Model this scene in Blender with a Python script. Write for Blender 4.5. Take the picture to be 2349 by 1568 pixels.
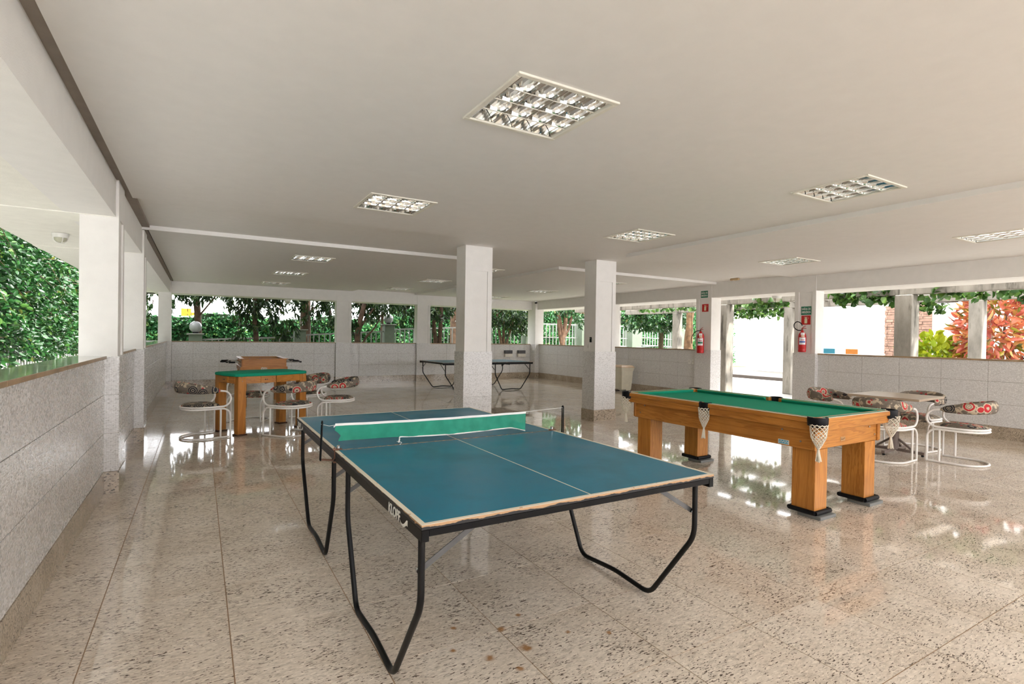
import bpy, math, random
import numpy as np
from mathutils import Vector, Matrix
random.seed(7); RNG = np.random.default_rng(7)
for o in list(bpy.data.objects): bpy.data.objects.remove(o, do_unlink=True)
S = bpy.context.scene
COL = S.collection
PI = math.pi

# ------------------------------------------------------------------ camera
CAM_H = 1.41877
F_PX, YAW, PITCH, ROLL = 1215.213, 0.533356, -0.008051, 0.015427   # calibrated on the 2349 x 1568 frame
cd = bpy.data.cameras.new('camera'); cam = bpy.data.objects.new('camera', cd); COL.objects.link(cam)
cd.sensor_width = 36.0; cd.sensor_fit = 'HORIZONTAL'; cd.lens = 36.0 * F_PX / 2349.0
cd.clip_start = 0.05; cd.clip_end = 300
fw0 = Vector((math.sin(YAW), math.cos(YAW), 0)); rt0 = Vector((math.cos(YAW), -math.sin(YAW), 0)); up0 = Vector((0, 0, 1))
fw = math.cos(PITCH) * fw0 + math.sin(PITCH) * up0
up = math.cos(PITCH) * up0 - math.sin(PITCH) * fw0
rt = math.cos(ROLL) * rt0 + math.sin(ROLL) * up
up = math.cos(ROLL) * up - math.sin(ROLL) * rt0
M = Matrix.Identity(4)
for i in range(3):
    M[i][0] = rt[i]; M[i][1] = up[i]; M[i][2] = -fw[i]
M[2][3] = CAM_H
cam.matrix_world = M
S.camera = cam

# ------------------------------------------------------------------ sky, sun, exposure
W = bpy.data.worlds.new('sky'); S.world = W; W.use_nodes = True
bg = W.node_tree.nodes['Background']
bg.inputs[0].default_value = (0.97, 0.97, 1.0, 1); bg.inputs[1].default_value = 1.0
sd = bpy.data.lights.new('sun', 'SUN'); sun = bpy.data.objects.new('sun', sd); COL.objects.link(sun)
sd.energy = 1.6; sd.angle = math.radians(3); sd.color = (1.0, 0.95, 0.87)
sun.rotation_euler = Vector((-0.30, 0.62, -1.15)).to_track_quat('-Z', 'Y').to_euler()
sun.location = (12, -8, 25)
S.view_settings.view_transform = 'Standard'; S.view_settings.look = 'None'
S.view_settings.exposure = 3.27; S.view_settings.gamma = 1.0; S.view_settings.use_curve_mapping = False
S.cycles.use_denoising = True
S.cycles.max_bounces = 10; S.cycles.diffuse_bounces = 6; S.cycles.glossy_bounces = 4
S.cycles.use_adaptive_sampling = True; S.cycles.adaptive_threshold = 0.04
S.cycles.transparent_max_bounces = 12
S.cycles.blur_glossy = 0.6; S.cycles.sample_clamp_indirect = 8.0

# ------------------------------------------------------------------ mesh helpers
class MB:
    def __init__(s, origin=(0, 0, 0)): s.v = []; s.f = []; s.o = origin
    def add(s, vs, fs):
        n = len(s.v); ox, oy, oz = s.o
        s.v += [(a - ox, b - oy, c - oz) for a, b, c in vs]; s.f += [tuple(i + n for i in q) for q in fs]; return s
    def box(s, x0, y0, z0, x1, y1, z1):
        x0, x1 = min(x0, x1), max(x0, x1); y0, y1 = min(y0, y1), max(y0, y1); z0, z1 = min(z0, z1), max(z0, z1)
        return s.add([(x0,y0,z0),(x1,y0,z0),(x1,y1,z0),(x0,y1,z0),(x0,y0,z1),(x1,y0,z1),(x1,y1,z1),(x0,y1,z1)],
                     [(0,3,2,1),(4,5,6,7),(0,1,5,4),(1,2,6,5),(2,3,7,6),(3,0,4,7)])
    def rbox(s, x0, y0, z0, x1, y1, z1, c=0.004):
        lo = (min(x0,x1), min(y0,y1), min(z0,z1)); hi = (max(x0,x1), max(y0,y1), max(z0,z1))
        c = min(c, min(h - l for h, l in zip(hi, lo)) * .45)
        vs = []; idx = {}
        for i in (0,1):
            for j in (0,1):
                for k in (0,1):
                    p = [(lo,hi)[i][0], (lo,hi)[j][1], (lo,hi)[k][2]]; sg = [1 if t == 0 else -1 for t in (i,j,k)]
                    for ax in range(3):
                        q = list(p)
                        for b in range(3):
                            if b != ax: q[b] += sg[b] * c
                        idx[i,j,k,ax] = len(vs); vs.append(tuple(q))
        fs = []
        for ax in range(3):
            b, d = [(1,2),(2,0),(0,1)][ax]
            for e in (0,1):
                def K(u, w):
                    t = [0,0,0]; t[ax] = e; t[b] = u; t[d] = w; return idx[t[0],t[1],t[2],ax]
                q = [K(0,0),K(1,0),K(1,1),K(0,1)]; fs.append(tuple(q if e else q[::-1]))
        for ax in range(3):
            b, d = [(1,2),(2,0),(0,1)][ax]
            for u in (0,1):
                for w in (0,1):
                    def K(e, a2):
                        t = [0,0,0]; t[ax] = e; t[b] = u; t[d] = w; return idx[t[0],t[1],t[2],a2]
                    q = [K(0,b),K(1,b),K(1,d),K(0,d)]; fs.append(tuple(q if u != w else q[::-1]))
        for i in (0,1):
            for j in (0,1):
                for k in (0,1):
                    q = [idx[i,j,k,0],idx[i,j,k,1],idx[i,j,k,2]]; fs.append(tuple(q if (i+j+k) % 2 else q[::-1]))
        return s.add(vs, fs)
    def prism(s, poly, z0, z1):
        n = len(poly)
        return s.add([(x,y,z0) for x,y in poly] + [(x,y,z1) for x,y in poly],
                     [tuple(range(n))[::-1], tuple(range(n, 2*n))] + [(i,(i+1)%n,n+(i+1)%n,n+i) for i in range(n)])
    def tube(s, path, r, n=8, closed=False, caps=True):
        P = [Vector(p) for p in path]; m = len(P)
        R = r if isinstance(r, (list, tuple)) else [r] * m
        T = []
        for i in range(m):
            a = P[(i-1) % m] if (closed or i > 0) else P[i]; b = P[(i+1) % m] if (closed or i < m-1) else P[i]
            t = (b - a); T.append(t.normalized() if t.length > 1e-9 else Vector((0,0,1)))
        ref = Vector((0,0,1)) if abs(T[0].z) < .9 else Vector((1,0,0))
        nrm = (ref - T[0] * ref.dot(T[0])).normalized(); vs = []
        for i in range(m):
            nrm = (nrm - T[i] * nrm.dot(T[i]))
            nrm = nrm.normalized() if nrm.length > 1e-6 else T[i].orthogonal().normalized()
            bn = T[i].cross(nrm)
            for k in range(n):
                a = 2 * PI * k / n; q = P[i] + (nrm * math.cos(a) + bn * math.sin(a)) * R[i]; vs.append(tuple(q))
        fs = []
        for i in range(m if closed else m - 1):
            j = (i + 1) % m
            for k in range(n):
                l = (k + 1) % n; fs.append((i*n+k, i*n+l, j*n+l, j*n+k))
        if not closed and caps: fs += [tuple(range(n))[::-1], tuple(range((m-1)*n, m*n))]
        return s.add(vs, fs)
    def lathe(s, prof, c=(0,0,0), n=20, axis='z'):
        vs = []; m = len(prof)
        for r, h in prof:
            for k in range(n):
                a = 2 * PI * k / n; x, y = r * math.cos(a), r * math.sin(a)
                p = {'z': (x, y, h), 'x': (h, x, y), 'y': (y, h, x)}[axis]
                vs.append((p[0]+c[0], p[1]+c[1], p[2]+c[2]))
        fs = [(i*n+k, i*n+(k+1)%n, (i+1)*n+(k+1)%n, (i+1)*n+k) for i in range(m-1) for k in range(n)]
        fs += [tuple(range(n))[::-1], tuple(range((m-1)*n, m*n))]
        return s.add(vs, fs)
    def quad(s, a, b, c, d): return s.add([a, b, c, d], [(0,1,2,3)])
    def build(s, name, mat, parent=None, smooth=None, label=None, kind=None, loc=None):
        me = bpy.data.meshes.new(name); me.from_pydata(s.v, [], s.f); me.update()
        if mat: me.materials.append(mat)
        if smooth:
            me.shade_smooth(); me.set_sharp_from_angle(angle=math.radians(smooth))
        return link(name, me, parent, label, kind, loc)

def link(name, me, parent=None, label=None, kind=None, loc=None):
    o = bpy.data.objects.new(name, me); COL.objects.link(o)
    if parent: o.parent = parent
    if label: o['label'] = label
    if kind: o['kind'] = kind
    if loc: o.location = loc
    return o
def tag(o, label, cat, group=None):
    o['label'] = label; o['category'] = cat
    if group: o['group'] = group
    return o
def thing(name, label, cat, loc=(0,0,0), rz=0.0, group=None):
    o = bpy.data.objects.new(name, None); COL.objects.link(o); o.empty_display_size = .05
    o.location = loc; o.rotation_euler = (0, 0, rz); return tag(o, label, cat, group)
def struct(mb, name, mat, smooth=None):
    o = mb.build(name, mat, None, smooth); o['kind'] = 'structure'; return o
def copy_tree(o, label=None, loc=None, rz=None, parent=None):
    c = o.copy(); COL.objects.link(c)
    if parent: c.parent = parent
    if label: c['label'] = label
    if loc is not None: c.location = loc
    if rz is not None: c.rotation_euler = (0, 0, rz)
    for ch in [x for x in bpy.data.objects if x.parent == o]: copy_tree(ch, parent=c)
    return c
def spline(P, k=6):
    P = [Vector(p) for p in P]; out = []
    for i in range(len(P) - 1):
        p0 = P[max(i-1,0)]; p1 = P[i]; p2 = P[i+1]; p3 = P[min(i+2, len(P)-1)]
        for j in range(k):
            t = j / k
            out.append(.5*((2*p1)+(p2-p0)*t+(2*p0-5*p1+4*p2-p3)*t*t+(3*p1-p0-3*p2+p3)*t*t*t))
    out.append(P[-1]); return out
def bend(P, r=.03, k=5):
    """polyline with rounded corners"""
    P = [Vector(p) for p in P]; out = [P[0]]
    for i in range(1, len(P)-1):
        a = (P[i-1]-P[i]); b = (P[i+1]-P[i]); d = min(r, a.length*.49, b.length*.49)
        p0 = P[i] + a.normalized()*d; p1 = P[i] + b.normalized()*d
        for j in range(k+1):
            t = j/k; out.append((1-t)**2*p0 + 2*t*(1-t)*P[i] + t*t*p1)
    out.append(P[-1]); return out
def text_mesh(s, size, depth=.001, bold=False, shear=0.0):
    cu = bpy.data.curves.new('lettering', 'FONT'); cu.body = s; cu.size = size; cu.extrude = depth
    cu.align_x = 'CENTER'; cu.align_y = 'CENTER'; cu.shear = shear; cu.resolution_u = 3
    if bold: cu.offset = size * .018
    o = bpy.data.objects.new('lettering', cu); COL.objects.link(o)
    dg = bpy.context.evaluated_depsgraph_get(); me = bpy.data.meshes.new_from_object(o.evaluated_get(dg))
    bpy.data.objects.remove(o, do_unlink=True); return me

# ------------------------------------------------------------------ materials
MATS = {}
class NT:
    def __init__(s, name):
        m = bpy.data.materials.new(name); m.use_nodes = True; s.m = m; s.t = m.node_tree; s.b = s.t.nodes['Principled BSDF']
    def n(s, kind, **kw):
        x = s.t.nodes.new('ShaderNode' + kind)
        for k, v in kw.items():
            if k.startswith('i_'):
                key = k[2:]
                x.inputs[int(key) if key.isdigit() else key.replace('_', ' ')].default_value = v
            else: setattr(x, k, v)
        return x
    def l(s, a, b): s.t.links.new(a, b); return s
    def set(s, **kw):
        for k, v in kw.items(): s.b.inputs[k.replace('_', ' ')].default_value = v
        return s
    def pos(s, scale=(1,1,1), rot=(0,0,0), obj=False, jitter=False):
        if obj: src = s.n('TexCoord').outputs['Object']
        else: src = s.n('NewGeometry').outputs['Position']
        if jitter:
            oi = s.n('ObjectInfo'); mu = s.n('VectorMath', operation='SCALE'); mu.inputs[0].default_value = (17, 31, 11)
            s.l(oi.outputs['Random'], mu.inputs['Scale']); ad = s.n('VectorMath', operation='ADD')
            s.l(src, ad.inputs[0]); s.l(mu.outputs[0], ad.inputs[1]); src = ad.outputs[0]
        mp = s.n('Mapping'); mp.inputs['Scale'].default_value = scale; mp.inputs['Rotation'].default_value = rot
        s.l(src, mp.inputs['Vector']); return mp.outputs[0]
    def noise(s, vec, scale, detail=2.0, rough=.5, dist=0.0):
        x = s.n('TexNoise'); x.inputs['Scale'].default_value = scale; x.inputs['Detail'].default_value = detail
        x.inputs['Roughness'].default_value = rough; x.inputs['Distortion'].default_value = dist
        s.l(vec, x.inputs['Vector']); return x.outputs['Fac']
    def ramp(s, fac, stops, interp='LINEAR'):
        x = s.n('ValToRGB'); x.color_ramp.interpolation = interp; e = x.color_ramp.elements
        while len(e) < len(stops): e.new(.5)
        for i, (p, c) in enumerate(stops):
            e[i].position = p; e[i].color = (c if len(c) == 4 else (*c, 1)) if not isinstance(c, (int, float)) else (c, c, c, 1)
        s.l(fac, x.inputs['Fac']); return x.outputs['Color']
    def mix(s, fac, a, b, mode='MIX'):
        x = s.n('Mix', data_type='RGBA', blend_type=mode)
        for k, v in ((0, fac), (6, a), (7, b)):
            if hasattr(v, 'links'): s.l(v, x.inputs[k])
            else: x.inputs[k].default_value = v if not isinstance(v, tuple) or len(v) == 4 else (*v, 1)
        return x.outputs[2]
    def math(s, op, a, b=0.0, c=None):
        x = s.n('Math', operation=op)
        for k, v in ((0, a), (1, b), (2, c)):
            if v is None: continue
            if hasattr(v, 'links'): s.l(v, x.inputs[k])
            else: x.inputs[k].default_value = v
        return x.outputs[0]
    def color(s, c): s.l(c, s.b.inputs['Base Color']); return s
    def bump(s, h, strength=.2, dist=.01):
        x = s.n('Bump'); x.inputs['Strength'].default_value = strength; x.inputs['Distance'].default_value = dist
        s.l(h, x.inputs['Height']); s.l(x.outputs[0], s.b.inputs['Normal']); return s
def plain(name, col, rough=.5, metal=0.0, var=.06, bump=0.0, bscale=60, spec=None):
    t = NT(name); t.set(Roughness=rough, Metallic=metal)
    v = t.noise(t.pos(obj=True), 9, 3)
    lo = tuple(max(0, c*(1-var)) for c in col); hi = tuple(min(1, c*(1+var)) for c in col)
    t.color(t.ramp(v, [(.3, lo), (.7, hi)]))
    if bump: t.bump(t.noise(t.pos(obj=True), bscale, 3), bump, .004)
    if spec is not None: t.b.inputs['Specular IOR Level'].default_value = spec
    MATS[name] = t.m; return t.m

plaster = plain('plaster', (.83, .81, .78), .75, var=.02, bump=.35, bscale=120)
ceil_m = plain('ceiling_paint', (.81, .79, .765), .7, var=.015, bump=.04, bscale=20)
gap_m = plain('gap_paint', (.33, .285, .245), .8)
soffit_m = plain('soffit_texture', (.86, .84, .77), .85, var=.03, bump=.7, bscale=70)

def m_tile():
    t = NT('mosaic_tile'); v = t.pos((1, 1, 1.5))
    vo = t.n('TexVoronoi', feature='F1'); vo.inputs['Scale'].default_value = 62; vo.inputs['Randomness'].default_value = .75
    t.l(v, vo.inputs['Vector'])
    sep = t.n('SeparateColor'); t.l(vo.outputs['Color'], sep.inputs[0])
    base = t.ramp(sep.outputs[0], [(0, (.47, .455, .445)), (.28, (.58, .565, .55)), (.42, (.74, .73, .72)), (1, (.86, .85, .845))])
    edge = t.ramp(vo.outputs['Distance'], [(.30, (0, 0, 0)), (.62, (1, 1, 1))])
    t.color(t.mix(edge, base, (.70, .685, .675)))
    rr = t.ramp(sep.outputs[1], [(0, .12), (1, .4)]); t.l(rr, t.b.inputs['Roughness'])
    inv = t.math('SUBTRACT', 1.0, vo.outputs['Distance']); h = t.math('MULTIPLY', inv, t.math('ADD', sep.outputs[2], .4))
    t.bump(h, .25, .005); return t.m
tile_m = m_tile()
grout_m = plain('grout', (.42, .38, .34), .9)

def granite(name, c0, c1, speck, amount=.60, rough=.05, stains=False, scale=1.0, jit=True):
    t = NT(name); t.set(Roughness=rough)
    v = t.pos((1, 1, 1), jitter=jit)
    big = t.noise(v, 2.2*scale, 4, .6)
    col = t.ramp(big, [(.3, c0), (.7, c1)])
    mid = t.noise(t.pos((10, 26, 16), (0, 0, .25), jitter=jit), 2.2*scale, 3, .6)
    col = t.mix(t.ramp(mid, [(.48, 0.0), (.66, .55)]), col, tuple(c*.62 for c in c0))
    lt = t.noise(t.pos((16, 40, 24), (0, 0, -.2), jitter=jit), 2.4*scale, 2)
    col = t.mix(t.ramp(lt, [(.52, 0.0), (.70, .55)]), col, tuple(min(1, c*1.28) for c in c1))
    sp = t.noise(t.pos((34, 120, 70), (0, 0, .12), jitter=jit), 1.25*scale, 2, .55, .6)
    dens = t.noise(v, 5, 2)
    s2 = t.math('ADD', sp, t.math('MULTIPLY', t.math('SUBTRACT', dens, .5), .22))
    col = t.mix(t.ramp(s2, [(amount, 0.0), (amount + .045, 1.0)]), col, speck)
    if stains:
        pos = t.n('NewGeometry').outputs['Position']; wob = t.n('TexNoise'); wob.inputs['Scale'].default_value = 30
        t.l(pos, wob.inputs['Vector']); acc = None
        for (x, y, r) in stains:
            d = t.n('VectorMath', operation='DISTANCE'); t.l(pos, d.inputs[0]); d.inputs[1].default_value = (x, y, 0)
            k = t.math('DIVIDE', d.outputs['Value'], r); k = t.math('ADD', k, t.math('MULTIPLY', wob.outputs['Fac'], 1.2))
            k = t.math('SUBTRACT', 1.55, k); k = t.math('MAXIMUM', k, 0.0)
            acc = k if acc is None else t.math('MAXIMUM', acc, k)
        col = t.mix(t.math('MINIMUM', t.math('MULTIPLY', acc, 1.5), .85), col, (.36, .16, .04))
    t.color(col); return t.m
STAINS = [(1.28,2.23,.030),(1.30,2.04,.036),(1.12,2.05,.03),(1.42,2.30,.02),(1.08,2.35,.02),(1.55,2.05,.02),(1.20,1.92,.022),(1.00,2.18,.02),(1.72,1.95,.02)]
floor_m = granite('granite_floor', (.64, .54, .435), (.79, .70, .60), (.11, .08, .06), .60, .045, STAINS)
floor_far_m = granite('granite_floor_far', (.64, .54, .435), (.79, .70, .60), (.11, .08, .06), .60, .045, jit=False)
base_m = granite('granite_baseboard', (.42, .34, .25), (.55, .46, .36), (.07, .055, .045), .575, .12)
cap_m = granite('granite_cap', (.34, .33, .27), (.47, .45, .38), (.10, .09, .07), .6, .06)
capedge_m = plain('granite_cap_edge', (.36, .245, .14), .35, var=.25)
floorgrout_m = plain('floor_grout', (.36, .235, .145), .85)

white_m = plain('white_plastic', (.80, .79, .76), .4)
chrome_m = plain('steel', (.60, .60, .60), .25, 1.0)
blade_m = plain('satin_blade', (.80, .79, .76), .32, .85, .02)
louver_m = plain('louver_aluminium', (.86, .87, .86), .09, 1.0, .01)
frame_m = plain('fixture_frame', (.80, .77, .68), .4)
dark_m = plain('dark_void', (.05, .045, .04), .7)
black_m = plain('black_paint', (.0035, .0035, .004), .4, spec=.18)
rubber_m = plain('black_rubber', (.005, .005, .007), .5, spec=.2)
# ------------------------------------------------------------------ the room
XL, XR, YB, YF = -0.71, 10.43, 16.10, -3.0
T0, TS = 0.19, 0.3375            # baseboard top, tile row height
PAR, BB, ZL, ZH = 1.205, 2.425, 2.73, 2.785   # parapet top, beam bottom, low and high ceiling
GX, GY, GS = 0.138, 1.66, 0.5630

# floor: individual slabs near the camera, the rest as one sheet
slab = struct(MB().box(-0.95, YF, -.30, XR+.24, YB+.24, -.0025), 'floor', floorgrout_m)
def tile_rect(i, j):
    x0, y0 = GX + i*GS, GY + j*GS
    return max(x0, XL) + .0027, max(y0, YF) + .0027, min(x0+GS, XR) - .0027, min(y0+GS, YB) - .0027
cells = []
for i in range(-2, 19):
    for j in range(-9, 27):
        a = tile_rect(i, j)
        if a[2]-a[0] < .02 or a[3]-a[1] < .02: continue
        cx, cy = (a[0]+a[2])/2, (a[1]+a[3])/2
        dep = cx*math.sin(YAW) + cy*math.cos(YAW); lat = cx*math.cos(YAW) - cy*math.sin(YAW)
        vis = dep > .9 and abs(lat) < dep*1.02 + .5
        cells.append((dep if vis else 1e3 + dep, a))
cells.sort(key=lambda c: c[0])
far = MB(); shared = {}
for k, (d, a) in enumerate(cells):
    if k < 300:
        w, h = round(a[2]-a[0], 3), round(a[3]-a[1], 3)
        if (w, h) not in shared:
            b = MB().box(-w/2, -h/2, -.012, w/2, h/2, 0); me = bpy.data.meshes.new('floor_tile')
            me.from_pydata(b.v, [], b.f); me.materials.append(floor_m); shared[w, h] = me
        link('floor_tile', shared[w, h], slab, loc=((a[0]+a[2])/2, (a[1]+a[3])/2, 0))
    else: far.box(a[0], a[1], -.012, a[2], a[3], 0)
far.build('floor_tile_field', floor_far_m, slab, kind='stuff')

def tiled(parent, axis, face, a0, a1, sign, cuts=None, z0=T0, rows=3, tilt=.008):
    """tiles on a wall face. axis 'x': the wall is a plane x=face running along y; sign = direction the tile faces"""
    if cuts is None:
        cuts = []; q = a0
        while q < a1 - .001: cuts.append(q); q += .60
        cuts.append(a1)
    for r in range(rows):
        za, zb = z0 + r*TS + .0021, z0 + (r+1)*TS - .0021
        for p, q in zip(cuts[:-1], cuts[1:]):
            p2, q2 = p + .0021, q - .0021
            if q2 - p2 < .01: continue
            m = MB()
            if axis == 'x': m.rbox(face - sign*tilt, p2, za, face, q2, zb, .0015)
            else: m.rbox(p2, face - sign*tilt, za, q2, face, zb, .0015)
            m.build('tile', tile_m, parent)
def base_strip(name, axis, face, a0, a1, sign, z1=T0, step=.6):
    core = MB(); segs = []
    q = a0
    while q < a1 - .001:
        e = min(q + step, a1); segs.append((q + .001, e - .001)); q = e
    if axis == 'x': core.box(face - sign*.03, a0, .0, face - sign*.012, a1, z1 - .004)
    else: core.box(a0, face - sign*.03, .0, a1, face - sign*.012, z1 - .004)
    o = struct(core, name, grout_m)
    for p, q in segs:
        m = MB()
        if axis == 'x': m.box(face - sign*.014, p, 0, face + sign*.004, q, z1)
        else: m.box(p, face - sign*.014, 0, q, face + sign*.004, z1)
        m.build('baseboard_slab', base_m, o)
    return o
def cap(parent, axis, inner, outer, a0, a1, sign):
    """stone sill on a parapet, in lengths of 1.2 m, with a rough brown front edge"""
    q = a0
    while q < a1 - .001:
        e = min(q + 1.2, a1)
        for nm, mt, u0, u1 in (('sill_slab', cap_m, inner, outer), ('sill_edge', capedge_m, inner + sign*.004, inner)):
            m = MB()
            if axis == 'x': m.rbox(u0, q + .001, PAR-.026, u1, e - .001, PAR, .002)
            else: m.rbox(q + .001, u0, PAR-.026, e - .001, u1, PAR, .002)
            m.build(nm, mt, parent)
        q = e

def column(name, x0, x1, y0, y1, faces, ztop, panel=None, tile=True):
    """tiled dado + plaster shaft with a recessed panel on one face"""
    e = .010
    m = MB(); m.box(x0 + e, y0 + e, 0, x1 - e, y1 - e, T0 + 3*TS)
    i = .014
    sx0, sx1, sy0, sy1 = x0 + i, x1 - i, y0 + i, y1 - i
    zp0, zp1 = T0 + 3*TS, BB - .01
    r = .014
    core = [sx0, sx1, sy0, sy1]
    if panel == '-y': core[2] += r
    if panel == '-x': core[0] += r
    if panel == '+x': core[1] -= r
    m.box(core[0], core[2], zp0, core[1], core[3], ztop)
    if panel == '-y':
        m.box(sx0, sy0, zp0, sx0 + .085, core[2], ztop); m.box(sx1 - .075, sy0, zp0, sx1, core[2], ztop); m.box(sx0 + .085, sy0, zp1, sx1 - .075, core[2], ztop)
    if panel == '-x':
        m.box(sx0, sy0, zp0, core[0], sy0 + .075, ztop); m.box(sx0, sy1 - .085, zp0, core[0], sy1, ztop); m.box(sx0, sy0 + .075, zp1, core[0], sy1 - .085, ztop)
    if panel == '+x':
        m.box(core[1], sy0, zp0, sx1, sy0 + .085, ztop); m.box(core[1], sy1 - .085, zp0, sx1, sy1, ztop); m.box(core[1], sy0 + .085, zp1, sx1, sy1 - .085, ztop)
    o = struct(m, name, plaster)
    for f in faces:
        if f == '-y': tiled(o, 'y', y0, x0 + .001, x1 - .001, -1, [x0 + .001, x1 - .001])
        if f == '+y': tiled(o, 'y', y1, x0 + .001, x1 - .001, 1, [x0 + .001, x1 - .001])
        if f == '-x': tiled(o, 'x', x0, y0 + .001, y1 - .001, -1, [y0 + .001, y1 - .001])
        if f == '+x': tiled(o, 'x', x1, y0 + .001, y1 - .001, 1, [y0 + .001, y1 - .001])
        m = MB(); g = .006
        if f == '-y': m.box(x0 - g, y0 - g, 0, x1 + g, y0 + .02, T0)
        if f == '+y': m.box(x0 - g, y1 - .02, 0, x1 + g, y1 + g, T0)
        if f == '-x': m.box(x0 - g, y0 - g + .027, 0, x0 + .02, y1 + g - .027, T0)
        if f == '+x': m.box(x1 - .02, y0 - g + .027, 0, x1 + g, y1 + g - .027, T0)
        m.build('baseboard_slab', base_m, o)
    return o

# left parapet with its beam and balcony soffit
OUT_L, OUT_R, OUT_B = -0.93, 10.64, 16.31
wl = struct(MB().box(OUT_L+.02, YF, 0, XL-.008, YB+.1, PAR-.027), 'wall_left', grout_m)
LC = [(5.78, 6.215), (8.25, 8.68)]
gaps = [(-3.0, 5.78), (6.215, 8.25), (8.68, 15.86)]
for a, b in gaps:
    if b < 1: continue
    n0 = max(a, 2.05) if a < 0 else a
    cuts = [a] if a > 0 else [n0]; q = b
    st = []
    while q > n0 + .02: st.append(q); q -= .60
    st.append(n0); tiled(wl, 'x', XL, n0, b, 1, st[::-1])
    cap(wl, 'x', XL+.012, OUT_L, a, b, 1)
    base_strip('baseboard_left', 'x', XL, a, b, 1)
tiled(wl, 'x', XL, -3.0, 2.05, 1, [-3.0, -1.5, 0, 1.0, 2.05])
for a, b in LC: column('pillar', -.905, -.605, a, b, ('-y', '+x', '+y'), ZL+.05, '+x')
column('pillar', -.905, -.605, 15.86, 16.30, ('-y', '+x'), ZL+.05)
bl = MB().box(-1.0, YF, BB, -.640, 16.32, 3.3)
struct(bl, 'wall_left_beam', plaster)
sf = MB().box(-1.70, YF, BB+.002, -1.0, 17.0, 3.3)
for y in (5.78, 8.25): sf.box(-1.70, y, BB-.005, -.66, y+.43, BB+.01)
struct(sf, 'trim_1', soffit_m)

# back parapet
wb = struct(MB().box(-.62, YB+.008, 0, XR+.2, OUT_B-.02, PAR-.027), 'wall_back', grout_m)
BC = [(3.455, 3.915), (5.945, 6.415)]
for a, b in ((-.605, 3.455), (3.915, 5.945), (6.415, 10.26)):
    if a < 0: cuts = [-.605, -.14] + [-.14 + .6*k for k in range(1, 6)] + [3.455]
    elif a < 5: cuts = [3.915, 4.16, 4.76, 5.36, 5.945]
    else: cuts = [6.415 + .6*k for k in range(7)] + [10.26]; cuts = [c for c in cuts if c < 10.2] + [10.26]
    tiled(wb, 'y', YB, a, b, -1, cuts)
    cap(wb, 'y', YB-.012, OUT_B, a, b, -1)
    base_strip('baseboard_back', 'y', YB, a, b, -1)
for a, b in BC: column('pillar', a, b, YB-.085, OUT_B, ('-y', '-x', '+x'), ZH+.02, '-y')
struct(MB().box(-.70, YB-.06, BB, XR+.2, OUT_B+.05, 3.3), 'wall_back_beam', plaster)
struct(MB().box(-1.70, OUT_B+.05, BB+.002, 11.3, 16.78, 3.3), 'trim_2', plaster)

# right parapet with the doorway between two columns
wr = struct(MB().box(XR+.008, YF, 0, OUT_R-.02, 5.88, PAR-.027).box(XR+.008, 8.80, 0, OUT_R-.02, YB+.1, PAR-.027), 'wall_right', grout_m)
RC = [(5.88, 6.335), (8.33, 8.80), (11.78, 12.23)]
for a, b in ((-3.0, 5.88), (8.80, 11.78), (12.23, 15.78)):
    n0 = max(a, 1.6); st = [n0]; q = n0
    if a < 0:
        st = []; q = 5.88 - .20
        st = [5.88, q]
        while q > n0: q -= .60; st.append(max(q, n0))
        st = sorted(set(st))
    else:
        while q < b - .05: q = min(q + .60, b); st.append(q)
    tiled(wr, 'x', XR, n0, b, -1, st)
    cap(wr, 'x', XR-.012, OUT_R, a, b, -1)
    base_strip('baseboard_right', 'x', XR, a, b, -1)
tiled(wr, 'x', XR, -3.0, 1.6, -1, [-3.0, -1.5, 0, 1.6])
column('pillar', 10.335, OUT_R, 5.88, 6.335, ('-x', '-y', '+y'), ZH+.02, '-x')
column('pillar', 10.335, OUT_R+.06, 8.33, 8.80, ('-x', '-y', '+y'), ZH+.02, '-x')
column('pillar', 10.335, OUT_R, 11.78, 12.23, ('-x', '-y', '+y'), ZH+.02, '-x')
column('pillar', 10.26, OUT_R, 15.78, 16.30, ('-x', '-y'), ZH+.02)
struct(MB().box(10.36, YF, BB+.005, OUT_R+.05, 16.32, 3.3), 'wall_right_beam', plaster)
struct(MB().box(OUT_R+.05, YF, BB+.007, 11.25, 16.36, 3.3), 'trim_3', plaster)
thr = MB().box(XR-.02, 6.345, -.02, OUT_R+.10, 8.32, .004); struct(thr, 'door_1', base_m)
# the side behind the camera: the same parapet and beam
struct(MB().box(-.9, YF-.22, 0, XR+.2, YF, PAR).box(-.9, YF-.22, BB, XR+.2, YF, 3.3), 'wall_front', plaster)

# free-standing pillars
column('pillar', 3.375, 3.855, 7.115, 7.455, ('-y', '-x', '+x', '+y'), ZH+.02, '-y')
column('pillar', 5.860, 6.335, 7.115, 7.455, ('-y', '-x', '+x', '+y'), ZH+.02, '-y')

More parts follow.
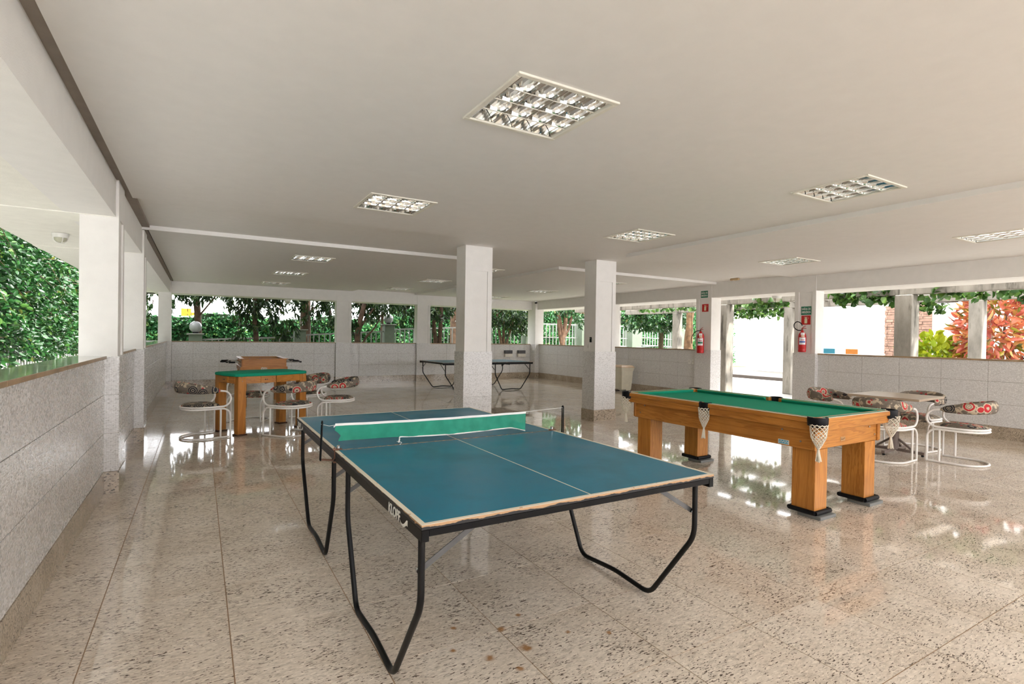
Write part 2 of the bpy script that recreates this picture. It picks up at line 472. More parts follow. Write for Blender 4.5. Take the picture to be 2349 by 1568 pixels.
# ceiling: two levels with risers, openings for the light fittings
FIX = [(1.67, y, ZL) for y in (2.57, 5.18, 9.68, 12.28, 14.86)] + [(4.97, y, ZH) for y in (2.57, 5.18, 9.62, 12.22, 14.86)] + [(8.25, y, ZL) for y in (2.54, 5.15, 9.62, 12.34, 14.96)]
FH = .300
XS = sorted(set([-.575, 3.92, 5.86, 10.37] + [round(f[0] + s*FH, 4) for f in FIX for s in (-1, 1)]))
YS = sorted(set([YF, 6.38, 8.22, 16.06] + [round(f[1] + s*FH, 4) for f in FIX for s in (-1, 1)]))
def level(x, y):
    if 6.38 < y < 8.22 or 3.92 < x < 5.86: return ZH
    return ZL
cm = MB()
for xa, xb in zip(XS[:-1], XS[1:]):
    for ya, yb in zip(YS[:-1], YS[1:]):
        x, y = (xa+xb)/2, (ya+yb)/2
        if any(abs(x-f[0]) < FH and abs(y-f[1]) < FH for f in FIX): continue
        z = level(x, y); cm.quad((xa,ya,z),(xa,yb,z),(xb,yb,z),(xb,ya,z))
for (xa, xb) in ((-.575, 3.92), (5.86, 10.37)):
    for y in (6.38, 8.22): cm.quad((xa,y,ZL),(xb,y,ZL),(xb,y,ZH),(xa,y,ZH))
for (ya, yb) in ((YF, 6.38), (8.22, 16.06)):
    for x in (3.92, 5.86): cm.quad((x,ya,ZL),(x,yb,ZL),(x,yb,ZH),(x,ya,ZH))
ceil_o = struct(cm, 'ceiling', ceil_m)
struct(MB().box(-1.70, YF-.22, 3.0, 11.25, 16.78, 3.35), 'ceiling_slab', plaster)
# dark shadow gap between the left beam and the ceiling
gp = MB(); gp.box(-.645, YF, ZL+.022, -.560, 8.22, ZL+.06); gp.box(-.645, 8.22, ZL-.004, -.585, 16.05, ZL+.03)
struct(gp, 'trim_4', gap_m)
struct(MB().box(-.64, 8.19, ZL-.006, -.56, 8.225, ZH), 'trim_5', plaster)
# unseen block added above the slab, sized for the shade it casts outdoors
struct(MB().box(-1.70, YF-.22, 3.35, 11.25, 16.78, 6.0), 'upper_shade_block', plaster)

# ------------------------------------------------------------------ recessed ceiling lights
def make_light():
    root = thing('ceiling_light', '', 'light')
    f = MB(); o, i = .328, .296
    for a in (0, 1):
        f.rbox(-o, (-o, i)[a], -.010, o, (-i, o)[a], .004, .003); f.rbox((-o, i)[a], -i, -.010, (-i, o)[a], i, .004, .003)
    f.build('frame', frame_m, root)
    h = MB(); d = .085; w = .292
    h.quad((-w,-w,d),(-w,w,d),(w,w,d),(w,-w,d))
    for k in range(4):
        a, b = [(-w,-w),(w,-w),(w,w),(-w,w)][k], [(w,-w),(w,w),(-w,w),(-w,-w)][k]
        h.quad((*a,.0),(*b,.0),(*b,d),(*a,d))
    h.build('housing', louver_m, root)
    # curved reflectors running along y, one pair per tube
    for k in range(5):
        c = -.288 + k * .144; m = MB(); n = 5
        for s in ((1,) if k == 0 else (-1,) if k == 4 else (-1, 1)):
            pr = [(c + s*(.006 + .042*(t/n)**1.8), .002 + .072*t/n) for t in range(n+1)]
            for p, q in zip(pr[:-1], pr[1:]): m.quad((p[0],-.288,p[1]),(p[0],.288,p[1]),(q[0],.288,q[1]),(q[0],-.288,q[1]))
        m.box(c-.006, -.288, .0, c+.006, .288, .003)
        m.build('reflector', louver_m, root, 60)
    for k in range(1, 4):
        y = -.288 + k * .144
        for j in range(4):
            c = -.216 + j*.144; m = MB(); n = 6
            for t in range(n):
                def P(u, yy): x = -.066 + .132*u; return (c + x, yy, .006 + .055*min(1, abs(2*u-1)**2.2))
                u0, u1 = t/n, (t+1)/n
                for s in (-1, 1):
                    m.quad((P(u0,y)[0], y, .002), (P(u1,y)[0], y, .002), (P(u1,y)[0], y + s*.006, P(u1,y)[2]+.012), (P(u0,y)[0], y + s*.006, P(u0,y)[2]+.012))
            m.build('louver_blade', louver_m, root, 60)
        MB().box(-.288, y-.003, -.001, .288, y+.003, .003).build('louver_rail', frame_m, root)
    for k in range(4):
        MB().lathe([(.013,-.27),(.013,.27)], (-.216 + k*.144, 0, .062), 10, 'y').build('lamp_tube', white_m, root, 40)
    return root
names = {0: 'nearest the left parapet', 5: 'in the raised ceiling strip', 10: 'on the pool table side'}
pos_words = ['closest to the camera', 'second from the camera', 'just beyond the pillars', 'second from the back wall', 'nearest the back wall']
proto_light = make_light()
for k, (x, y, z) in enumerate(FIX):
    r = proto_light if k == 0 else copy_tree(proto_light)
    r.location = (x, y, z)
    tag(r, 'square louvred ceiling light %s, %s of its row' % (('in the left row', 'in the middle row', 'in the right row')[k // 5], pos_words[k % 5]), 'light', 'recessed louvred ceiling lights')
# ------------------------------------------------------------------ furniture materials
def wood(name, c0, c1, c2, axis):
    t = NT(name); t.set(Roughness=.34); t.b.inputs['Specular IOR Level'].default_value = .35
    sc = {'x': (.55, 8, 8), 'y': (8, .55, 8), 'z': (8, 8, .55)}[axis]
    v = t.pos(sc, obj=True, jitter=True)
    g = t.noise(v, 1.1, 4, .6, 1.2); band = t.math('FRACT', t.math('MULTIPLY', g, 7.0))
    ring = t.ramp(band, [(0, c0), (.55, c1), (.85, c2), (1, c0)])
    fine = t.noise(t.pos(tuple(q*9 for q in sc), obj=True, jitter=True), 1.0, 2)
    col = t.mix(t.ramp(fine, [(.35, .16), (.55, 0.0)]), ring, tuple(q*.6 for q in c2))
    blot = t.noise(t.pos(obj=True, jitter=True), 3.0, 3)
    col = t.mix(t.ramp(blot, [(.35, .30), (.6, 0.0)]), col, tuple(q*.5 for q in c2))
    t.color(col); return t.m
PINE = ((.60, .255, .052), (.54, .215, .040), (.43, .155, .026))
wood_x, wood_y, wood_z = (wood('varnished_pine_' + a, *PINE, a) for a in 'xyz')
def felt(name, c):
    t = NT(name); t.set(Roughness=.95); n = t.noise(t.pos(obj=True), 500, 2)
    t.color(t.ramp(n, [(.3, tuple(q*.85 for q in c)), (.7, tuple(q*1.12 for q in c))])); t.b.inputs['Specular IOR Level'].default_value = .2
    t.bump(n, .15, .001); return t.m
felt_m = felt('green_felt', (.014, .33, .20))
def pp_blue():
    t = NT('table_blue'); n = t.noise(t.pos(obj=True), 2.4, 4, .55)
    t.color(t.ramp(n, [(.36, (.003, .155, .255)), (.52, (.004, .180, .290)), (.70, (.028, .165, .235))]))
    t.l(t.ramp(n, [(.35, .30), (.7, .45)]), t.b.inputs['Roughness']); t.b.inputs['Specular IOR Level'].default_value = .3; t.bump(t.noise(t.pos((1, 3, 1), obj=True), 25, 3), .05, .002); return t.m
ppblue_m = pp_blue()
def chip(name, c0, c1, thr):
    t = NT(name); n = t.noise(t.pos((3, 3, 12), obj=True), 8, 4, .65)
    t.color(t.mix(t.ramp(n, [(thr, 0.0), (thr+.03, 1.0)]), c0, c1)); t.set(Roughness=.45); return t.m
def edge_mat():
    t = NT('worn_black_edge'); t.set(Roughness=.5); tc = t.n('TexCoord'); sp = t.n('SeparateXYZ'); t.l(tc.outputs['Object'], sp.inputs[0])
    n = t.noise(t.pos((1, 1, 1), obj=True), 14, 4, .6); h = t.math('ADD', sp.outputs[2], t.math('MULTIPLY', t.math('SUBTRACT', n, .5), .024))
    nr = t.math('LESS_THAN', sp.outputs[1], -1.3); h = t.math('ADD', h, t.math('MULTIPLY', nr, .006))
    t.color(t.mix(t.math('GREATER_THAN', h, .7575), (.012, .012, .014), (.45, .27, .14))); return t.m
pp_edge_m = edge_mat()
seam_m = chip('worn_seam_wood', (.10, .13, .13), (.46, .28, .14), .50)
pp_rim_m = chip('worn_cream_line', (.80, .73, .60), (.50, .30, .16), .63)
whiteenamel_m = chip('chipped_white_enamel', (.90, .87, .84), (.16, .09, .06), .72)
blacktube_m = chip('scuffed_black_tube', (.003, .003, .0035), (.25, .24, .23), .76)
blacktube_m.node_tree.nodes['Principled BSDF'].inputs['Specular IOR Level'].default_value = .3
cream_m = plain('cream_line', (.78, .72, .60), .5)
rust_m = plain('rusty_steel', (.16, .075, .045), .6, var=.5)
strap_m = plain('dull_steel', (.13, .13, .13), .42, .6, .2)
cotton_m = plain('cotton_cord', (.78, .73, .62), .9, bump=.4, bscale=300)
lead_m = plain('floor_pad_grey', (.20, .205, .20), .6)
beige_m = plain('laminate_beige', (.47, .37, .27), .32, var=.08)
mauve_m = plain('taupe_steel', (.21, .165, .145), .4)

# ------------------------------------------------------------------ ping-pong tables
def make_pingpong(name):
    root = thing(name, '', 'table')
    W2, L2, H = .7625, 1.37, .76
    net_gap = .004
    for s in (-1, 1):
        ya, yb = (s*net_gap, s*L2) if s > 0 else (-L2, -net_gap)
        top = MB().rbox(-W2, ya, H-.018, W2, yb, H, .0015).build('tabletop', pp_edge_m, root)
        MB().box(-W2+.018, ya + (.018 if s < 0 else 0), H, W2-.018, yb - (.018 if s > 0 else 0), H+.0006).build('playing_surface', ppblue_m, top)
        for x in (-1, 1):
            MB().box(x*W2, ya, H, x*(W2-.020), yb, H+.0010).build('border_line', pp_rim_m, top)
        e = L2 - .020
        MB().box(-W2+.02, s*e, H, W2-.02, s*L2, H+.0010).build('border_line', pp_rim_m, top)
        MB().box(-.003, ya, H+.0005, .003, yb, H+.0012).build('centre_line', cream_m, top)
        MB().box(-W2+.02, s*net_gap, H, W2-.02, s*(net_gap+.006), H+.0011).build('worn_seam', seam_m, top)
        fr = MB(); z0 = H-.062
        fr.rbox(-W2+.001, ya+.002, z0, -W2+.030, yb-.002, H-.0185, .002); fr.rbox(W2-.030, ya+.002, z0, W2-.001, yb-.002, H-.0185, .002)
        fr.rbox(-W2+.03, s*(L2-.030), H-.045, W2-.03, s*(L2-.004), H-.0185, .002); fr.box(-W2+.03, s*.05, H-.045, W2-.03, s*.07, H-.018)
        fr.build('apron_frame', black_m, root)
        for x in (-1, 1):
            X = x*(W2-.034)
            p = [(X, s*1.285, H-.05), (X, s*1.285, .43), (X, s*.985, .014), (X, s*.70, .036), (X, s*.385, .014), (X, s*.175, .43), (X, s*.175, H-.05)]
            leg = MB().tube(bend(p, .06), .0135, 10).build('leg', blacktube_m, root, 50)
            for yy in (1.285, .175):
                b = MB(); X2 = X - x*.27; zz = .555
                a, c = Vector((X, s*yy + .018, zz)), Vector((X2, s*yy + .018, H-.045)); mid = a.lerp(c, .42)
                for q, r in ((a, mid), (mid, c)):
                    d = (r - q).normalized(); up_ = Vector((0, 1, 0)).cross(d) * .011
                    b.add([tuple(q-up_), tuple(r-up_), tuple(r+up_), tuple(q+up_)] + [tuple(v + Vector((0, .004, 0))) for v in (q-up_, r-up_, r+up_, q+up_)],
                          [(0,1,2,3),(7,6,5,4),(0,4,5,1),(1,5,6,2),(2,6,7,3),(3,7,4,0)])
                b.build('brace', strap_m, root)
                MB().lathe([(.011, -.006), (.011, .006)], (a.x, s*yy + .024, a.z), 10, 'y').build('bolt', chrome_m, root, 40)
    for x in (-.35, .35):
        MB().lathe([(.01, -.012), (.028, -.012), (.032, 0), (.028, .012), (.01, .012)], (x, -.62, H-.10), 14, 'y').build('caster', rubber_m, root, 40)
    MB().box(-W2+.03, -.63, H-.075, W2-.03, -.61, H-.018).build('cross_bar', black_m, root)
    return root
pp = make_pingpong('ping_pong_table')
tag(pp, 'large worn blue ping-pong table in the foreground with a torn green net', 'table')
pp.location = (1.4345, 3.107, 0)
# maker's mark on the long left edge, near corner and far corner
logo_m = plain('white_print', (.80, .79, .74), .6)
for y, sz in ((-1.065, .058), (1.24, .05)):
    me = text_mesh('KLOPF', sz, .0006, True, .12); me.materials.append(logo_m)
    o = link('maker_lettering', me, pp); o.rotation_euler = (PI/2, 0, -PI/2); o.scale = (.85, 1, 1); o.location = (-.7622, y, .719)
    sw = MB(); n = 8
    P = [(-.058 - .105*t/n, -.004 - .022*math.sin(PI*min(1, t/n*1.15)), .0005 + .011*(t/n)**1.2) for t in range(n+1)]
    for p, q in zip(P[:-1], P[1:]): sw.quad((-.7626, y+p[0], .726+p[1]-p[2]), (-.7626, y+q[0], .726+q[1]-q[2]), (-.7626, y+q[0], .726+q[1]+q[2]), (-.7626, y+p[0], .726+p[1]+p[2]))
    sw.build('swoosh', logo_m, pp)
pp2 = make_pingpong('ping_pong_table'); tag(pp2, 'bare folding ping-pong table standing before the back wall', 'table')
pp2.location = (6.62, 13.12, 0); pp2.rotation_euler = (0, 0, PI/2 + .03)

# net posts and the torn net (things of their own, clamped to the table)
def net_post(x, y, s, label, lean):
    r = thing('net_post', label, 'net post', (x, y, 0))
    b = MB(); b.tube([(0, 0, .78), (0, 0, .715), (-s*.012, 0, .705)], .004, 6); b.rbox(-s*.01, -.015, .69, s*.045, .015, .70, .002); b.rbox(-s*.012, -.012, .762, s*.04, .012, .77, .002)
    b.build('clamp', rust_m, r, 50)
    MB().lathe([(.004, .768), (.011, .772), (.011, .785), (.004, .79)], (s*.02, 0, 0), 10).build('clamp_screw', chrome_m, r, 40)
    MB().tube([(-s*.01, .009, .705), (-s*.075, .012, .715)], .004, 6).tube([(-s*.01, -.009, .705), (-s*.075, -.006, .715)], .004, 6).build('arm', rust_m, r, 50)
    h = [(-s*.078, .012, .71), (-s*.078 + lean, .012, .925), (-s*.078 + lean, .004, .933), (-s*.078 + lean, -.004, .925), (-s*.078, -.006, .71)]
    MB().tube(bend(h, .006, 3), .0042, 8).build('upright', black_m, r, 50)
    return r
net_post(.672, 3.11, 1, 'bent black wire net post on the left edge of the blue table', .008)
net_post(2.197, 3.11, -1, 'black wire net post on the right edge of the blue table', 0)
def net_mat():
    t = NT('net_green'); t.set(Roughness=.8); v = t.pos((1, 1, 1), obj=True)
    t.color(t.ramp(t.noise(v, 14, 3), [(.3, (.010, .25, .155)), (.7, (.02, .34, .215))]))
    tr = t.n('BsdfTransparent'); mx = t.n('MixShader'); mx.inputs[0].default_value = .16
    out = t.t.nodes['Material Output']; t.l(t.b.outputs[0], mx.inputs[1]); t.l(tr.outputs[0], mx.inputs[2]); t.l(mx.outputs[0], out.inputs[0]); return t.m
net_m = net_mat()
nt = thing('net', 'torn green table tennis net sagging across the blue table', 'net', (0, 3.11, 0))
NX = 44; rows = 6
def ntop(u): return .906 - .006*math.sin(PI*u) - .004*u
def nbot(u):
    if u < .27: return .812 - .006*u/.27
    return .806 - .008*math.sin((u-.27)/.73*PI) - .030*max(0, (u-.9)/.1)**1.5
m = MB(); gv = []
for k in range(NX+1):
    u = k/NX; x = .672 + 1.283*u
    for j in range(rows+1):
        w = j/rows; xx = x + (.03*w + .012*math.sin(9*w+2) if k == 0 else .02*w if k == 1 else 0)
        gv.append((xx, .012*math.sin(u*9)*w + .004*math.sin(u*31), ntop(u)*(1-w) + nbot(u)*w))
m.add(gv, [(k*(rows+1)+j, (k+1)*(rows+1)+j, (k+1)*(rows+1)+j+1, k*(rows+1)+j+1) for k in range(NX) for j in range(rows)])
m.build('mesh', net_m, nt, 80)
m = MB()
for k in range(NX):
    u0, u1 = k/NX, (k+1)/NX; x0, x1 = .672 + 1.283*u0, .672 + 1.283*u1
    m.quad((x0, -.003 + .004*math.sin(u0*31), ntop(u0)-.006), (x1, -.003 + .004*math.sin(u1*31), ntop(u1)-.006), (x1, -.003 + .004*math.sin(u1*31), ntop(u1)+.008), (x0, -.003 + .004*math.sin(u0*31), ntop(u0)+.008))
m.build('top_band', white_m, nt)
P = [(1.045, -.01, .775), (1.05, -.01, .795)] + [(.672 + 1.283*u, .012*math.sin(u*9), nbot(u)) for u in np.linspace(.30, 1, 24)]
MB().tube(spline(P, 2), .0042, 6).build('bottom_cord', white_m, nt, 60)
MB().tube(spline([(1.03, -.02, .785), (1.06, -.02, .775), (1.05, -.015, .765), (1.055, -.02, .764)], 4), .0016, 5).build('loose_thread', white_m, nt, 60)
MB().tube([(1.955, 0, .908), (2.10, 0, .913), (2.275, .004, .918)], .0014, 5).build('tie_string', white_m, nt)
MB().tube([(.595, .004, .915), (.64, 0, .902), (.672, 0, .905)], .0012, 5).build('tie_string', white_m, nt)
MB().tube(spline([(.665, 0, .893), (.675, 0, .903), (.70, 0, .91), (.715, 0, .905)], 3), .003, 5).build('knot', white_m, nt, 60)

# ------------------------------------------------------------------ pool table
PX0, PX1, PY0, PY1 = 4.13, 5.315, 2.30, 4.51; PT = .828
pc = ((PX0+PX1)/2, (PY0+PY1)/2, 0)
pool = thing('pool_table', 'wooden pool table with green felt and thick square legs', 'table', pc)
def P_(): return MB(pc)
ax0, ax1, ay0, ay1 = 4.215, 5.22, 2.385, 4.415
ap0, ap1 = .557, .735
P_().rbox(ax0, ay0, ap0, ax0+.03, ay1, ap1).build('side_apron', wood_y, pool); P_().rbox(ax1-.03, ay0, ap0, ax1, ay1, ap1).build('side_apron', wood_y, pool)
P_().rbox(ax0+.03, ay0+.012, ap0+.004, ax1-.03, ay0+.042, ap1).build('end_apron', wood_x, pool); P_().rbox(ax0+.03, ay1-.042, ap0+.004, ax1-.03, ay1-.012, ap1).build('end_apron', wood_x, pool)
for x, y in ((ax0-.006, ay0-.004), (ax1-.024, ay0-.004), (ax0-.006, ay1-.026), (ax1-.024, ay1-.026)):
    P_().rbox(x, y, ap0+.006, x+.03, y+.03, ap1).build('corner_post', wood_z, pool)
g = .075; my = (PY0+PY1)/2
for x, s in ((PX0, 1), (PX1, -1)):
    for ya, yb in ((PY0+g, my-.052), (my+.052, PY1-g)):
        P_().rbox(x, ya, PT-.040, x+s*.085, yb, PT-.002).build('side_rail', wood_y, pool)
        P_().rbox(x+s*.022, ya, ap1-.012, x+s*.075, yb, PT-.040).build('rail_skirt', wood_y, pool)
        P_().rbox(x+s*.004, ya+.002, PT-.004, x+s*.030, yb-.002, PT, .001).build('rail_trim', cream_m, pool)
        c = P_(); c.add([(x+s*.032, ya, PT+.001), (x+s*.032, yb, PT+.001), (x+s*.105, yb-.05, PT-.006), (x+s*.105, ya+.05, PT-.006), (x+s*.105, yb-.05, PT-.014), (x+s*.105, ya+.05, PT-.014), (x+s*.085, yb-.035, PT-.036), (x+s*.085, ya+.035, PT-.036), (x+s*.032, yb, PT-.036), (x+s*.032, ya, PT-.036)],
                      [(0,1,2,3),(3,2,4,5),(5,4,6,7),(7,6,8,9),(9,8,1,0),(0,3,5,7,9),(1,8,6,4,2)]); c.build('cushion', felt_m, pool)
for y, s in ((PY0, 1), (PY1, -1)):
    xa, xb = PX0+g+.035, PX1-g-.02
    P_().rbox(xa-.03, y, PT-.040, xb+.05, y+s*.085, PT-.002).build('end_rail', wood_x, pool)
    P_().rbox(xa-.05, y+s*.022, ap1-.012, xb+.03, y+s*.075, PT-.040).build('rail_skirt', wood_x, pool)
    P_().rbox(xa-.03, y+s*.004, PT-.004, xb+.048, y+s*.030, PT, .001).build('rail_trim', cream_m, pool)
    c = P_(); c.add([(xa, y+s*.032, PT+.001), (xb, y+s*.032, PT+.001), (xb-.05, y+s*.105, PT-.006), (xa+.05, y+s*.105, PT-.006), (xb-.05, y+s*.105, PT-.014), (xa+.05, y+s*.105, PT-.014), (xb-.035, y+s*.085, PT-.036), (xa+.035, y+s*.085, PT-.036), (xb, y+s*.032, PT-.036), (xa, y+s*.032, PT-.036)],
                  [(0,1,2,3),(3,2,4,5),(5,4,6,7),(7,6,8,9),(9,8,1,0),(0,3,5,7,9),(1,8,6,4,2)]); c.build('cushion', felt_m, pool)
P_().box(PX0+.07, PY0+.07, PT-.075, PX1-.07, PY1-.07, PT-.036).build('playing_bed', felt_m, pool)
for x in (4.253, 5.012):
    for y in (2.402, 4.200):
        w = .193
        lg = P_(); lg.rbox(x, y, .030, x+w-.022, y+w, ap0, .003); lg.rbox(x+w-.020, y+.010, .030, x+w, y+w-.01, ap0, .003)
        leg = lg.build('leg', wood_z, pool)
        ring = P_(); r = .019; z = .052
        ring.tube(bend([(x-r*.6, y-r*.6, z), (x+w+r*.6, y-r*.6, z)], .01), r, 10); ring.tube([(x-r*.6, y-r*.6, z), (x-r*.6, y+w+r*.6, z)], r, 10)
        ring.tube([(x+w+r*.6, y-r*.6, z), (x+w+r*.6, y+w+r*.6, z)], r, 10); ring.tube([(x-r*.6, y+w+r*.6, z), (x+w+r*.6, y+w+r*.6, z)], r, 10)
        ring.build('rubber_collar', rubber_m, leg, 50)
        P_().rbox(x+.01, y-.045, 0, x+w+.042, y+w-.05, .026, .002).build('floor_pad', lead_m, leg)
def bolt(p, ax):
    P_().lathe([(.0, -.003), (.008, -.003), (.008, .002), (.004, .005)], p, 10, ax).build('bolt', chrome_m, pool, 40)
for (y, z) in ((4.25, .70), (4.315, .615), (2.66, .69), (2.50, .615)): bolt((ax0-.002, y, z), 'x')
for (x, z) in ((4.315, .665), (5.06, .69), (5.15, .617)): bolt((x, ay0+.008, z), 'y')
stk = plain('sticker_blue', (.10, .40, .58), .4)
P_().rbox(ax0-.002, 2.60, .566, ax0+.001, 2.695, .604, .0005).build('sticker_border', white_m, pool)
P_().rbox(ax0-.003, 2.605, .570, ax0+.001, 2.690, .600, .0005).build('sticker', stk, pool)
for k in range(7):   # the print on the sticker is too worn to read
    ys = 2.683 - k*.0115; zz = .585 + (.004 if k % 2 else -.002)
    P_().tube(spline([(ax0-.0034, ys, zz-.007), (ax0-.0034, ys-.004, zz+.007), (ax0-.0034, ys-.008, zz-.004)], 3), .0014, 4).build('worn_print', logo_m, pool)
P_().rbox(4.605, ay0+.009, .600, 4.675, ay0+.013, .635, .0005).build('maker_plate', plain('plate_tan', (.46, .25, .10), .4), pool)
P_().tube(spline([(4.612, ay0+.0085, .612), (4.625, ay0+.0085, .617), (4.638, ay0+.0085, .613), (4.652, ay0+.0085, .621), (4.668, ay0+.0085, .622)], 4), .0022, 4).tube([(4.618, ay0+.0085, .624), (4.622, ay0+.0085, .625)], .002, 4).build('worn_print', plain('ink_brown', (.12, .05, .02), .6), pool)
# pockets: leather cup + crocheted net + tassel
def pocket(px, py, out, corner, hang=True):
    d = Vector((out[0], out[1], 0)).normalized(); sd_ = Vector((-d.y, d.x, 0)); r = .062 if corner else .052
    c = Vector((px, py, 0)); cup = P_(); n = 14; vs = []; ang = PI*.62 if corner else PI*.5
    prof = [(0, PT+.004), (.010, PT+.008), (.014, PT-.004), (.012, PT-.030), (.010, PT-.060)]
    for k in range(n+1):
        a = -ang + 2*ang*k/n; q = c + (d*math.cos(a) + sd_*math.sin(a))
        e = d*math.cos(a) + sd_*math.sin(a)
        for w, z in prof: vs.append((c.x + e.x*(r+w), c.y + e.y*(r+w), z))
    m = len(prof); cup.add(vs, [(k*m+j, (k+1)*m+j, (k+1)*m+j+1, k*m+j+1) for k in range(n) for j in range(m-1)])
    inner = []
    for k in range(n+1):
        a = -ang + 2*ang*k/n; e = d*math.cos(a) + sd_*math.sin(a)
        inner += [(c.x+e.x*r, c.y+e.y*r, PT+.004), (c.x+e.x*(r-.004), c.y+e.y*(r-.004), PT-.07)]
    cup.add(inner, [(2*k, 2*k+1, 2*k+3, 2*k+2) for k in range(n)])
    cup.build('pocket_cup', rubber_m, pool, 50)
    if not hang: return
    ctr = c + d*.028; N = 11; Rws = 12; net = P_(); z0, z1 = PT-.045, PT-.235
    def R_(w): return (r+.002)*(1 - .28*w) if w < .55 else (r+.002)*(.846 - (w-.55)/.45*.68)
    for dirn in (-1, 1):
        for k in range(N):
            path = []
            for j in range(Rws+1):
                w = j/Rws; a = 2*PI*(k + dirn*.5*j)/N + .06*math.sin(j); rr = R_(w)
                path.append((ctr.x + rr*math.cos(a), ctr.y + rr*math.sin(a), z0 + (z1-z0)*w))
            net.tube(path, .0030, 4, caps=False)
    for w in (.03,):
        rr = R_(w); net.tube([(ctr.x + rr*math.cos(2*PI*k/16), ctr.y + rr*math.sin(2*PI*k/16), z0 + (z1-z0)*w) for k in range(16)], .0026, 4, True)
    nb = net.build('pocket_net', cotton_m, pool, 60)
    ts = P_()
    for k in range(26):
        a = random.random()*6.28; rr = .006 + .018*random.random()
        ts.tube([(ctr.x + .004*math.cos(a), ctr.y + .004*math.sin(a), z1+.006), (ctr.x + .008*math.cos(a), ctr.y + .008*math.sin(a), z1-.02), (ctr.x + rr*math.cos(a), ctr.y + rr*math.sin(a), z1-.095 - .012*random.random())], .003, 4)
    ts.build('tassel', cotton_m, nb, 60)
k_ = .045
pocket(PX0+k_, PY0+k_, (-1, -1), True); pocket(PX1-k_, PY0+k_, (1, -1), True); pocket(PX0+k_, PY1-k_, (-1, 1), True); pocket(PX1-k_, PY1-k_, (1, 1), True)
pocket(PX0+.045, my, (-1, 0), False); pocket(PX1-.045, my, (1, 0), False)

# ------------------------------------------------------------------ tubular chairs with flowered upholstery
def fabric():
    t = NT('flower_fabric'); t.set(Roughness=.85)
    v = t.pos((1, 1, 1), obj=True, jitter=True)
    def layer(scale, rnd):
        vo = t.n('TexVoronoi', feature='F1'); vo.inputs['Scale'].default_value = scale; vo.inputs['Randomness'].default_value = rnd
        t.l(v, vo.inputs['Vector']); sp = t.n('SeparateColor'); t.l(vo.outputs['Color'], sep_in(sp)); return vo.outputs['Distance'], sp.outputs[0], sp.outputs[1]
    def sep_in(sp): return sp.inputs[0]
    base = t.ramp(t.noise(v, 16, 2, .5, .8), [(.40, (.17, .14, .11)), (.52, (.23, .195, .155)), (.58, (.52, .43, .31))], 'CONSTANT')
    wig = t.noise(v, 60, 2)
    d, c, c2 = layer(7.6, .45)
    dd = t.math('ADD', d, t.math('MULTIPLY', t.math('SUBTRACT', wig, .5), .10))
    red = t.ramp(dd, [(0, (.04, .035, .035)), (.09, (.62, .52, .38)), (.17, (.16, .13, .10)), (.20, (.55, .46, .34)), (.27, (.50, .025, .03)), (.40, (.60, .50, .36)), (.48, (.22, .18, .14))], 'CONSTANT')
    blk = t.ramp(dd, [(0, (.55, .47, .34)), (.06, (.015, .016, .02)), (.13, (.45, .38, .28)), (.17, (.02, .022, .028)), (.30, (.38, .32, .24)), (.34, (.02, .02, .026)), (.44, (.22, .18, .14))], 'CONSTANT')
    fl = t.mix(t.math('GREATER_THAN', c, .52), red, blk)
    inside = t.math('MULTIPLY', t.math('LESS_THAN', dd, .46), t.math('GREATER_THAN', c2, .12))
    t.color(t.mix(inside, base, fl))
    d2, c3, c4 = layer(21, .8)
    dot = t.math('MULTIPLY', t.math('LESS_THAN', d2, .30), t.math('GREATER_THAN', c3, .66))
    prev = t.b.inputs['Base Color'].links[0].from_socket
    dcol = t.mix(t.math('GREATER_THAN', c4, .5), (.40, .03, .035), (.58, .47, .34))
    t.color(t.mix(t.math('MULTIPLY', dot, t.math('SUBTRACT', 1.0, inside)), prev, dcol)); return t.m
fab_m = fabric()
